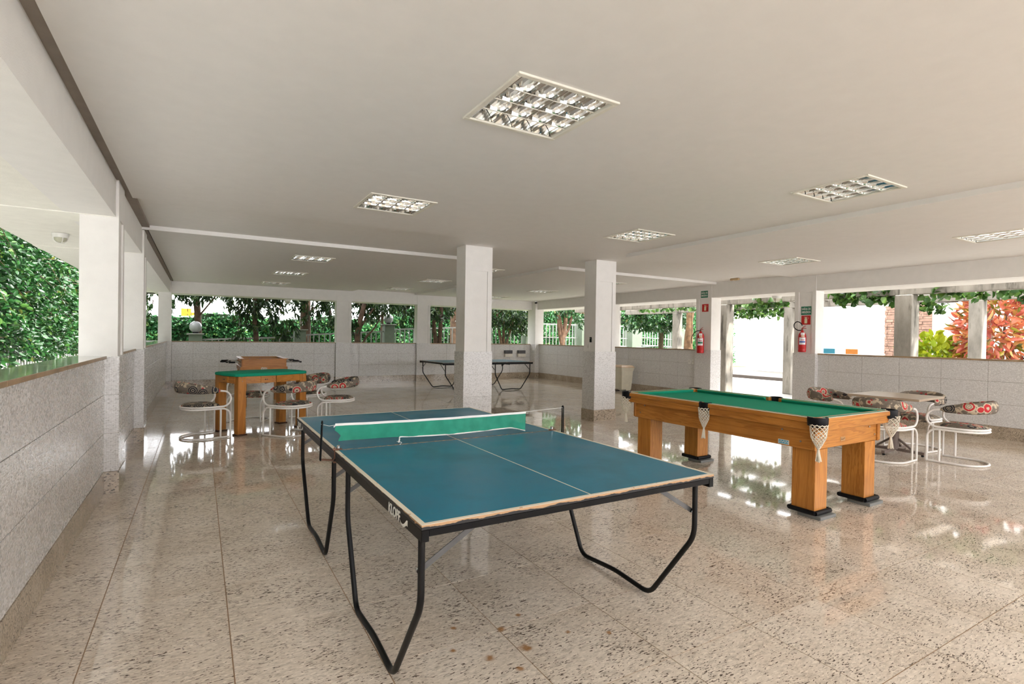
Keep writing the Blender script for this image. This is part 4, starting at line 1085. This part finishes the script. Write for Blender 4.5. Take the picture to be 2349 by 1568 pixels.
# white baluster fence with pale green piers and globe lamps
FY = 19.0; PXS = [-2.05, -.10, 2.91, 5.96, 8.95, 11.95, 14.95, 17.95, 20.95]; CAPS = [1.34, 1.40, 1.59, 1.84, 2.05, 2.22, 2.3, 2.3, 2.3]
piers = ['', 'low pale green fence pier carrying a globe lamp behind the table football', 'pale green fence pier behind the first back column', 'pale green fence pier carrying a globe lamp between the back columns', 'pale green fence pier behind the left free-standing pillar', 'pale green fence pier near the far right corner', 'tall pale green fence pier seen through the far right opening', 'pale green fence pier behind the trimmed tree', 'pale green fence pier beside the braided tree trunk']
for k, (x, c) in enumerate(zip(PXS, CAPS)):
    if k == 0: continue
    w = .18 if k < 6 else .30
    r = thing('fence_pier', piers[k], 'pier', (x, FY, -.04)); MB().rbox(-w, -w, 0, w, w, c, .01).build('shaft', green_p, r)
    MB().rbox(-w-.055, -w-.055, c, w+.055, w+.055, c+.045, .012).build('cap', plain('pier_cap', (.20, .21, .18), .8), r)
    if k >= 6: MB().rbox(-w-.03, -w-.03, 1.0, w+.03, w+.03, 1.07, .01).build('band', rail_m, r)
for k, lb in ((1, 'clear globe lamp on the low pier behind the table football'), (3, 'clear globe lamp on the pier between the back columns')):
    g = thing('globe_lamp', lb, 'lamp', (PXS[k], FY, CAPS[k]+.005)); MB().lathe([(.085, 0), (.085, .03), (.06, .04)], (0, 0, 0), 16).build('base', rubber_m, g, 40)
    MB().lathe([(.05, .03)] + [(.175*math.sin(a), .195 - .175*math.cos(a)) for a in np.linspace(.35, PI-.02, 14)], (0, 0, 0), 24).build('globe', plain('globe_glass', (.30, .31, .31), .10), g, 60)
fsegs = list(zip(range(len(PXS)-1), range(1, len(PXS))))
flab = ['first', 'second', 'third', 'fourth', 'fifth', 'sixth', 'seventh', 'eighth', 'ninth']
for a, b in fsegs:
    xa, xb = PXS[a] + (.182 if a < 6 else .335), PXS[b] - (.182 if b < 6 else .335)
    za, zb = CAPS[a]-.12, CAPS[b]-.20
    r = thing('garden_fence', 'white baluster fence, %s length counted from the left' % flab[a], 'fence', (0, FY, -.04), group='white baluster fence panels')
    def zr(x): return za + (zb-za)*(x-xa)/(xb-xa)
    def rail(z0, h): 
        m = MB(); m.add([(xa, -.02, zr(xa)+z0), (xb, -.02, zr(xb)+z0), (xb, .02, zr(xb)+z0), (xa, .02, zr(xa)+z0), (xa, -.02, zr(xa)+z0+h), (xb, -.02, zr(xb)+z0+h), (xb, .02, zr(xb)+z0+h), (xa, .02, zr(xa)+z0+h)], [(0,3,2,1),(4,5,6,7),(0,1,5,4),(1,2,6,5),(2,3,7,6),(3,0,4,7)]); return m
    rail(-.05, .05).build('top_rail', rail_m, r); rail(-1.0, .05).build('bottom_rail', rail_m, r)
    n = int((xb-xa)/.17)
    for i in range(n):
        x = xa + (i+.5)*(xb-xa)/n; MB().box(x-.017, -.012, zr(x)-.96, x+.017, .012, zr(x)-.045).build('baluster', rail_m, r)
    if a >= 5:
        rail(-.62, .035).build('mid_rail', rail_m, r)

# dark ramp handrail beyond the right opening
hr = thing('handrail', 'thin dark metal ramp handrail outside the right opening', 'handrail', (0, 16.95, -.04))
MB().tube([(13.4, 0, .92), (17.2, 0, 1.18), (18.0, 0, 1.19), (18.0, 0, 0)], .022, 8).build('top_rail', plain('handrail_grey', (.12, .12, .13), .5), hr, 50)
for i in range(22):
    x = 13.5 + i*.205; MB().tube([(x, 0, 0), (x, 0, min(1.18, .92 + (x-13.4)/3.8*.26))], .011, 6).build('baluster', MATS['handrail_grey'], hr, 50)

# trees; the unseen high crowns at the back are added to darken floor reflections
def tree(name, label, stems, crown, mat, bark, leafn, leafL, droop, width=.32):
    """stems: list of (path, r0, r1); crown: list of (cx,cy,cz,rx,ry,rz)"""
    x0, y0, z0 = stems[0][0][0]; o = (x0, y0, -.04); r = thing(name, label, 'tree', o, group=None)
    for path, r0, r1 in stems:
        P = spline(path, 5); n = len(P)
        rad = [r0 + (r1-r0)*i/(n-1) for i in range(n)]; m = MB(o); m.tube([tuple(p) for p in P], rad, 9); m.build('trunk', bark, r, 60)
    allP = []; allD = []
    tot = sum(c[3]*c[4]*c[5] for c in crown)
    br = MB(o)
    for (cx, cy, cz, rx, ry, rz) in crown:
        ncl = max(5, int(leafn*(rx*ry*rz)/tot/26))
        for q in range(ncl):
            u = RNG.normal(size=3); u /= np.linalg.norm(u); u *= RNG.uniform(.25, 1)**.5
            c = np.array([cx + u[0]*rx, cy + u[1]*ry, cz + u[2]*rz])
            d0 = np.array([u[0]*.6, u[1]*.6, droop]) + RNG.normal(0, .3, 3); d0 /= np.linalg.norm(d0)
            k = 26; t = RNG.uniform(0, .42, k)[:, None]
            pp_ = c + d0*t + RNG.normal(0, .035, (k, 3)); dd = d0*.7 + RNG.normal(0, .55, (k, 3)) + np.array([0, 0, droop*.6])
            allP.append(pp_); allD.append(dd)
            if q % 4 == 0:
                cc_ = np.array([cx, cy, cz + rz*.4]); mid = (c + cc_)/2 + RNG.normal(0, .06, 3); br.tube([tuple(cc_), tuple(mid), tuple(c), tuple(c + d0*.35)], [.016, .011, .006, .003], 5)
    P = np.concatenate(allP) - np.array(o); D = np.concatenate(allD); L = RNG.uniform(leafL*.7, leafL*1.25, len(P))
    br.build('branches', bark, r, 60, kind='stuff'); leaves('foliage', mat, P, D, L, r, width); return r
def X(px, y): return ratio(px)*y
x = X(586, 17.7)
tree('tree', 'dark leafy tree with a straight trunk behind the table football', [([(x, 17.7, -.04), (x+.02, 17.7, 1.2), (x-.03, 17.75, 2.2), (x+.05, 17.7, 4)], .085, .06), ([(x-.02, 17.7, 2.0), (x-.35, 17.6, 2.5), (x-.7, 17.5, 3.0)], .04, .02), ([(x-.02, 17.7, 2.05), (x+.35, 17.75, 2.5), (x+.6, 17.7, 3.0)], .035, .02)],
     [(x-.05, 17.5, 2.75, 1.35, .6, .55), (x-.35, 17.5, 2.1, .40, .35, .28), (x+.65, 17.4, 2.15, .45, .35, .35), (x+.85, 17.5, 1.65, .22, .25, .30), (x-.35, 17.4, 1.55, .16, .2, .2), (x, 18.45, 3.65, 2.4, .9, .95)], mango_m, bark_m, 10500, .165, -.9)
x = X(452, 20.2)
tree('tree', 'tree with sparse dark branches behind the globe lamp at the left', [([(x, 20.2, -.04), (x+.03, 20.2, 1.5), (x-.05, 20.2, 3), (x, 20.2, 4)], .12, .08), ([(x, 20.2, 1.9), (x+.35, 20.0, 2.4), (x+.7, 19.9, 2.9)], .03, .02)],
     [(x-.75, 19.6, 2.8, .6, .5, .45), (x+.45, 19.7, 3.1, .95, .5, .30), (x-1.15, 19.4, 2.2, .30, .35, .45), (x, 20, 3.75, 2.2, 1.0, .95)], mango_m, bark_m, 6000, .17, -.9)
x = X(700, 20.1)
tree('tree', 'thick brown tree trunk behind the second fence pier', [([(x, 20.2, -.04), (x+.02, 20.2, 1.5), (x-.02, 20.2, 4)], .20, .17), ([(x+.55, 19.8, 3.0), (x+.62, 19.7, 2.6), (x+.72, 19.6, 2.12)], .12, .105)],
     [(x+.25, 19.3, 2.85, 1.1, .5, .45), (x+.05, 19.0, 2.2, .25, .3, .40), (x+.95, 19.3, 2.2, .3, .4, .4), (x+.3, 19.6, 3.75, 2.0, 1.0, .95)], mango_m, bark_m, 6400, .165, -.9)
x = X(817, 17.6); x2 = X(838, 17.6)
tree('tree', 'leaning dark tree with a side branch between the back columns', [([(x, 17.6, -.04), (x+.03, 17.6, 1.2), (x+.1, 17.6, 1.8), (x+.28, 17.6, 2.6), (x+.4, 17.6, 3.6)], .095, .07), ([(x+.08, 17.6, 1.55), (x+.3, 17.6, 1.95), (x+.7, 17.6, 2.5)], .04, .025), ([(x+.10, 17.6, .9), (x+.32, 17.6, 1.35), (x+.62, 17.6, 1.7), (x+.85, 17.6, 2.2)], .045, .018)],
     [(x-.1, 17.7, 2.35, .7, .5, .6), (x+1.2, 17.9, 2.75, 1.3, .6, .32), (x+1.9, 17.9, 2.5, .6, .4, .28), (x+.8, 18.5, 3.65, 2.4, .9, .95)], mango_m, bark_m, 8600, .165, -.9)
x = X(877, 20.2)
tree('tree', 'slim tree behind the globe lamp between the back columns', [([(x, 20.2, -.04), (x-.02, 20.2, 1.5), (x+.02, 20.2, 3.6)], .07, .05)], [(x+.2, 20.1, 2.9, .9, .5, .35), (x-.5, 20, 2.75, .5, .4, .3)], mango_m, bark_m, 1400, .16, -.9)
x = X(995, 17.5); x2 = X(1011, 17.5)
tree('tree', 'twin-stemmed tree just left of the left free-standing pillar', [([(x+.12, 17.5, -.04), (x+.06, 17.5, 1.3), (x, 17.5, 1.9), (x+.08, 17.5, 3.4)], .085, .06), ([(x+.16, 17.5, .2), (x2-.03, 17.5, 1.5), (x2, 17.5, 2.2), (x2+.06, 17.5, 3.4)], .09, .06)],
     [(x-.15, 17.6, 2.3, .35, .4, .5), (x+.6, 17.6, 2.75, .9, .5, .32)], mango_m, bark_m, 1800, .15, -.8)
x = X(1046, 20.3)
tree('tree', 'broad reddish trunk behind the left free-standing pillar', [([(x, 20.3, -.04), (x, 20.3, 1.5), (x+.02, 20.3, 4)], .27, .25)], [(x, 20, 3.0, .9, .4, .3)], mango_m, barkl_m, 700, .15, -.8)
x = X(1152, 18.2)
tree('tree', 'three-stemmed tree right of the left free-standing pillar', [([(x+.05, 18.2, -.04), (x-.04, 18.2, 1.2), (x-.22, 18.2, 2.0), (x-.3, 18.2, 3)], .06, .05), ([(x+.07, 18.2, 0), (x+.06, 18.2, 1.5), (x+.02, 18.2, 3)], .06, .05), ([(x+.1, 18.2, .1), (x+.22, 18.2, 1.3), (x+.45, 18.2, 1.9), (x+.75, 18.2, 2.7)], .065, .05)],
     [(x+.1, 18.1, 2.5, 1.25, .6, .42), (x+.85, 18.0, 2.15, .6, .4, .38), (x+.25, 18.0, 1.85, .25, .3, .2)], mango_m, barkl_m, 3600, .15, -.6, .38)
x = X(1291, 17.6)
tree('tree', 'pale forked tree standing in the far right corner opening', [([(x, 17.6, -.04), (x-.01, 17.6, 1.1), (x, 17.6, 1.55), (x+.12, 17.6, 2.1), (x+.10, 17.6, 3)], .12, .07), ([(x-.03, 17.6, 1.1), (x-.18, 17.6, 1.7), (x-.25, 17.6, 2.3), (x-.35, 17.6, 3)], .075, .06), ([(x+.05, 17.6, 1.45), (x+.3, 17.6, 1.85), (x+.45, 17.6, 2.5), (x+.5, 17.6, 3)], .06, .05), ([(x-.02, 17.6, 1.5), (x-.1, 17.6, 2.0), (x-.30, 17.6, 2.7)], .055, .05)],
     [(x+.95, 17.5, 2.35, .55, .4, .40), (x, 17.7, 2.85, 1.3, .6, .30)], shrub_m, barkl_m, 2200, .14, -.3, .42)
x = X(1517, 15.2)
tree('tree', 'trimmed tree with a mossy trunk outside the right opening', [([(x, 15.2, -.04), (x-.02, 15.2, 1.2), (x+.02, 15.2, 1.8), (x+.05, 15.2, 3)], .115, .08), ([(x-.03, 15.2, 1.6), (x-.13, 15.2, 2.0), (x-.2, 15.2, 2.6)], .04, .03)],
     [(x-.55, 15.2, 2.35, 1.35, .8, .40), (x+.35, 15.1, 2.25, .55, .5, .42)], shrub_m, plain('bark_mossy', (.07, .055, .025), .9, var=.4, bump=.6, bscale=30), 4600, .15, -.3, .5)
x = X(1577, 13.6)
tree('tree', 'braided tan tree trunk beside the left doorway column', [([(x, 13.6, -.04), (x-.02, 13.6, 1.0), (x+.02, 13.6, 1.7), (x+.22, 13.6, 2.6), (x+.35, 13.6, 3.2)], .14, .08), ([(x-.06, 13.55, 0), (x+.05, 13.5, .9), (x-.05, 13.5, 1.6), (x-.08, 13.5, 2.6), (x-.05, 13.5, 3.2)], .11, .07), ([(x+.08, 13.55, 0), (x-.02, 13.5, .8), (x+.06, 13.5, 1.6), (x+.02, 13.5, 2.6), (x+.1, 13.5, 3.2)], .10, .06)],
     [(x+.2, 13.7, 3.1, 1.0, .8, .3)], shrub_m, plain('bark_tan', (.15, .085, .04), .9, var=.35, bump=.6, bscale=22), 900, .14, -.3, .45)

tree('tree', 'tall tree added out of view above the croton to dim floor reflections', [([(17.5, 7.2, -.04), (17.5, 7.2, 2.5), (17.4, 7.1, 5)], .13, .09)],
     [(17.3, 6.0, 4.9, 1.9, 4.6, 1.6)], shrub_m, bark_m, 13000, .30, -.3, .6)  # unseen crown placed to block the sky mirrored in the right of the floor
# dense shrubs beyond the left parapet, with a picket fence at their foot
sh = thing('shrub_bank', 'dense glossy green shrubs beyond the left parapet', 'shrubs', (-4.3, 13.5, -.04))
n = 46000; Y = np.concatenate([RNG.uniform(-3.5, 16, 36000), RNG.uniform(-21.5, -3.5, 10000)]); Z = .75 + 4.6*RNG.uniform(0, 1, n); Xs = .55 + .38*np.sin(Y*2.1 + Z*1.3)*np.cos(Z*2.4 - Y*.7) + RNG.normal(0, .18, n) - .12*(Z-2)  # the stretch nearer the camera is unseen, added to cut light from the left
P = np.stack([Xs, Y, Z], 1); D = np.stack([np.abs(RNG.normal(.5, .4, n)), RNG.normal(-.15, .6, n), RNG.normal(-.25, .5, n)], 1)
leaves('foliage', shrub_m, P, D, RNG.uniform(.09, .17, n), sh, .55)
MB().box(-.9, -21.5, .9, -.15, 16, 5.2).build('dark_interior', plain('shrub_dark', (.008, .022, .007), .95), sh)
tw = MB()
for k in range(60):
    y = RNG.uniform(-2, 10); z = RNG.uniform(1.2, 3.8); tw.tube([(.3, y, z), (.75, y + RNG.normal(0, .5), z + .12 + RNG.normal(0, .12)), (.95, y + RNG.normal(0, 1.0), z + RNG.normal(0, .25))], [.012, .009, .004], 5)
tw.build('twigs', barkl_m, sh, 60, kind='stuff')
for k in range(5): 
    y = -6 + k*3.6; MB().tube([(.1, y, 0), (.15, y+.1, 1.2), (-.1, y, 3)], [.09, .07, .05], 8).build('trunk', bark_m, sh, 60)
pf = thing('picket_fence', 'low white picket fence at the foot of the left shrubs', 'fence', (-3.55, 0, -.04))
MB().box(-.015, 8, .80, .015, 23.6, .84).build('rail', rail_m, pf); MB().box(-.015, 8, .25, .015, 23.6, .29).build('rail', rail_m, pf)
for k in range(48):
    y = 12.2 + k*.24; m = MB(); m.rbox(.0, y-.03, .05, .025, y+.03, 1.0, .004); m.add([(0, y-.03, 1.0), (.025, y-.03, 1.0), (.025, y+.03, 1.0), (0, y+.03, 1.0), (.0125, y, 1.06)], [(0,1,4),(1,2,4),(2,3,4),(3,0,4)]); m.build('picket', rail_m, pf)

# pergola on the right with grape vine
pg = thing('pergola', 'weathered concrete pergola outside the doorway and right openings', 'pergola', (13.0, 9, -.03))
o = (13.0, 9, -.03)
for (x, ys, w) in ((11.8, (.75, 4.96, 9.07, 13.35), .15), (14.2, (.6, 4.66, 8.80, 12.85), .12)):
    for y in ys: MB(o).rbox(x-w, y-w, -.03, x+w, y+w, 2.36, .012).build('post', conc_m, pg)
    MB(o).rbox(x-.09, -2, 2.36, x+.09, 15.4, 2.54, .01).build('beam', conc_m, pg)
k = 0; y = -1.7
while y < 15.3:
    m = MB(o); prof = [(11.30, 2.60), (11.40, 2.52), (14.6, 2.52), (14.72, 2.60), (14.72, 2.70), (11.30, 2.70)]
    m.add([(a, y-.045, b) for a, b in prof] + [(a, y+.045, b) for a, b in prof], [(0,1,2,3,4,5)[::-1], (6,7,8,9,10,11)] + [(i, (i+1) % 6, 6+(i+1) % 6, 6+i) for i in range(6)]); m.build('crosspiece', conc_m, pg); y += .86
vn = thing('grape_vine', 'green grape vine trailing over the concrete pergola', 'vine', (13.0, 9, 2.36))
PP = []; DD = []; st = MB((13.0, 9, 2.36))
for (x, ya, yb, n, zl, zh) in ((11.8, 5.2, 6.3, 300, 2.22, 2.62), (11.9, 4.1, 4.7, 60, 2.28, 2.55), (14.2, 8.9, 11.0, 380, 2.12, 2.58), (12.9, 8.2, 9.6, 200, 2.36, 2.6), (12.6, 3.6, 4.4, 100, 2.3, 2.6), (14.2, 5.2, 6.0, 90, 2.14, 2.4), (13.6, 11.5, 14, 120, 2.4, 2.6), (11.9, 7.4, 8.2, 160, 2.30, 2.58), (13.0, 3.0, 3.7, 140, 2.2, 2.6)):
    yy = RNG.uniform(ya, yb, n); zz = zl + (zh-zl)*RNG.beta(2, 1.6, n); xx = x + RNG.normal(0, .12, n)
    PP.append(np.stack([xx, yy, zz], 1)); DD.append(np.stack([RNG.normal(-.3, .5, n), RNG.normal(0, .6, n), RNG.normal(-.6, .35, n)], 1))
    st.tube(spline([(x, ya-.2, zh-.05), (x+.1, (ya+yb)/2, (zl+zh)/2+.08), (x-.05, yb+.2, zh)], 5), .010, 5)
P = np.concatenate(PP) - np.array([13.0, 9, 2.36]); leaves('foliage', vine_m, P, np.concatenate(DD), RNG.uniform(.09, .16, len(P)), vn, .95); st.build('stem', barkl_m, vn, 60)

# white garden wall with stone cladding, beyond the court
gw = thing('garden_wall', 'long sunlit white garden wall facing the doorway', 'wall', (22.4, 10, .06))
MB().rbox(0, -22, 0, .25, 5.6, 4.6, .01).build('wall_face', wallw_m, gw); MB().rbox(-.05, -22, 4.6, .30, 5.6, 4.68, .01).build('coping', wallw_m, gw)
stone_m = plain('cladding_stone', (.30, .18, .13), .85, var=.35)
def cladding(x, y0, y1, h, label):
    r = thing('stone_cladding', label, 'wall panel', (x, y0, .06)); MB().box(.02, 0, 0, .15, y1-y0, h).build('backing', plain('mortar', (.50, .47, .42), .9), r)
    z = .01
    while z < h - .05:
        y = 0.0
        hh = RNG.uniform(.075, .10)
        while y < (y1-y0) - .05:
            w = min(RNG.uniform(.22, .42), (y1-y0) - y); MB().rbox(-RNG.uniform(.0, .03), y+.006, z+.006, .03, y+w-.006, z+hh-.006, .004).build('stone', stone_m, r); y += w
        z += hh
cladding(22.2, 8.55, 10.05, 2.75, 'wide panel of stacked reddish stone on the white garden wall')
cladding(19.9, 6.15, 6.75, 2.45, 'narrow pillar of stacked reddish stone behind the yellow shrub')
ub = thing('garden_house', 'white house wall with a window band above the garden', 'house', (27, 12, .06)); MB().rbox(0, -14, 0, .3, 8, 7.5, .01).build('wall_face', wallw_m, ub)
for k in range(3):
    w_ = MB().rbox(-.04, -1.5 + k*1.6, 4.9, .02, -.3 + k*1.6, 5.9, .01).build('window', plain('window_frame_grey', (.35, .38, .42), .4), ub); MB().rbox(-.05, -1.42 + k*1.6, 4.98, -.03, -.38 + k*1.6, 5.82, .004).build('pane', plain('pane_blue', (.18, .24, .30), .1), w_)

# colourful shrubs
def bush(name, label, c, R, n, mat, L, width, stems=5, lo=.3, cat='shrub'):
    r = thing(name, label, cat, (c[0], c[1], -.03)); u = RNG.normal(size=(n, 3)); u /= np.linalg.norm(u, axis=1, keepdims=True); u *= RNG.uniform(.3, 1, n)[:, None]**.5
    P = u*np.array(R) + np.array([0, 0, c[2]]); D = u*.8 + RNG.normal(0, .45, (n, 3)) + np.array([0, 0, -.1]); leaves('foliage', mat, P, D, RNG.uniform(L*.7, L*1.25, n), r, width)
    for k in range(stems):
        a = 6.28*k/stems; MB().tube(spline([(.04*math.cos(a), .04*math.sin(a), 0), (R[0]*.25*math.cos(a), R[1]*.25*math.sin(a), c[2]*.6), (R[0]*.5*math.cos(a), R[1]*.5*math.sin(a), c[2]+R[2]*.4)], 4), .022, 6).build('stem', barkl_m, r, 60)
    return r
bush('croton', 'tall orange and red croton shrub beyond the right parapet', (16.6, 5.05, 1.75), (.95, .85, 1.15), 1300, croton_m, .25, .36)
bush('green_shrub', 'dark green shrub low at the right edge of the view', (17.0, 4.05, .95), (.7, .55, .95), 1500, shrub_m, .13, .6)
bush('golden_shrub', 'bright yellow-green shrub left of the croton', (16.3, 6.25, .85), (.85, .75, .85), 1000, yellow_m, .20, .6)
bush('green_shrub', 'dark green hedge added out of view right of the croton to dim floor reflections', (19.9, -1.6, 2.2), (.9, 4.6, 2.9), 14000, shrub_m, .12, .6)  # unseen hedge placed so the floor on the right reflects something dark

# two garden chairs on the deck
for (x, y, c, lb) in ((20.3, 11.15, (.005, .085, .12), 'teal garden chair seen just above the right parapet'), (20.3, 10.35, (.26, .085, .005), 'orange garden chair seen just above the right parapet')):
    r = thing('garden_chair', lb, 'chair', (x, y, .06), group='coloured garden chairs'); mt = plain('chair_' + lb.split()[0], c, .4)
    MB().rbox(.20, -.21, .62, .24, .21, 1.14, .01).build('backrest', mt, r); MB().rbox(-.22, -.22, .58, .24, .22, .62, .008).build('seat', white_m, r)
    for sx in (-.19, .2):
        for sy in (-.19, .19): MB().rbox(sx-.015, sy-.015, 0, sx+.015, sy+.015, .58, .003).build('leg', white_m, r)
    for sy in (-.2, .2): MB().rbox(.21, sy-.015, .6, .25, sy+.015, .80, .003).build('back_post', white_m, r)
# street sign far behind
ss = thing('garden_sign', 'small orange notice above the hedge behind the globe lamp', 'sign', (X(437, 22.6), 22.6, 0)); MB().rbox(-.30, -.01, 2.02, .0, .01, 2.30, .005).build('panel', plain('notice_orange', (.60, .24, .02), .5), ss); MB().rbox(.02, -.01, 2.02, .28, .01, 2.16, .005).build('panel', MATS['notice_orange'], ss); MB().tube([(0, 0.02, 0), (0, 0.02, 2.3)], .02, 6).build('post', rust_m, ss)
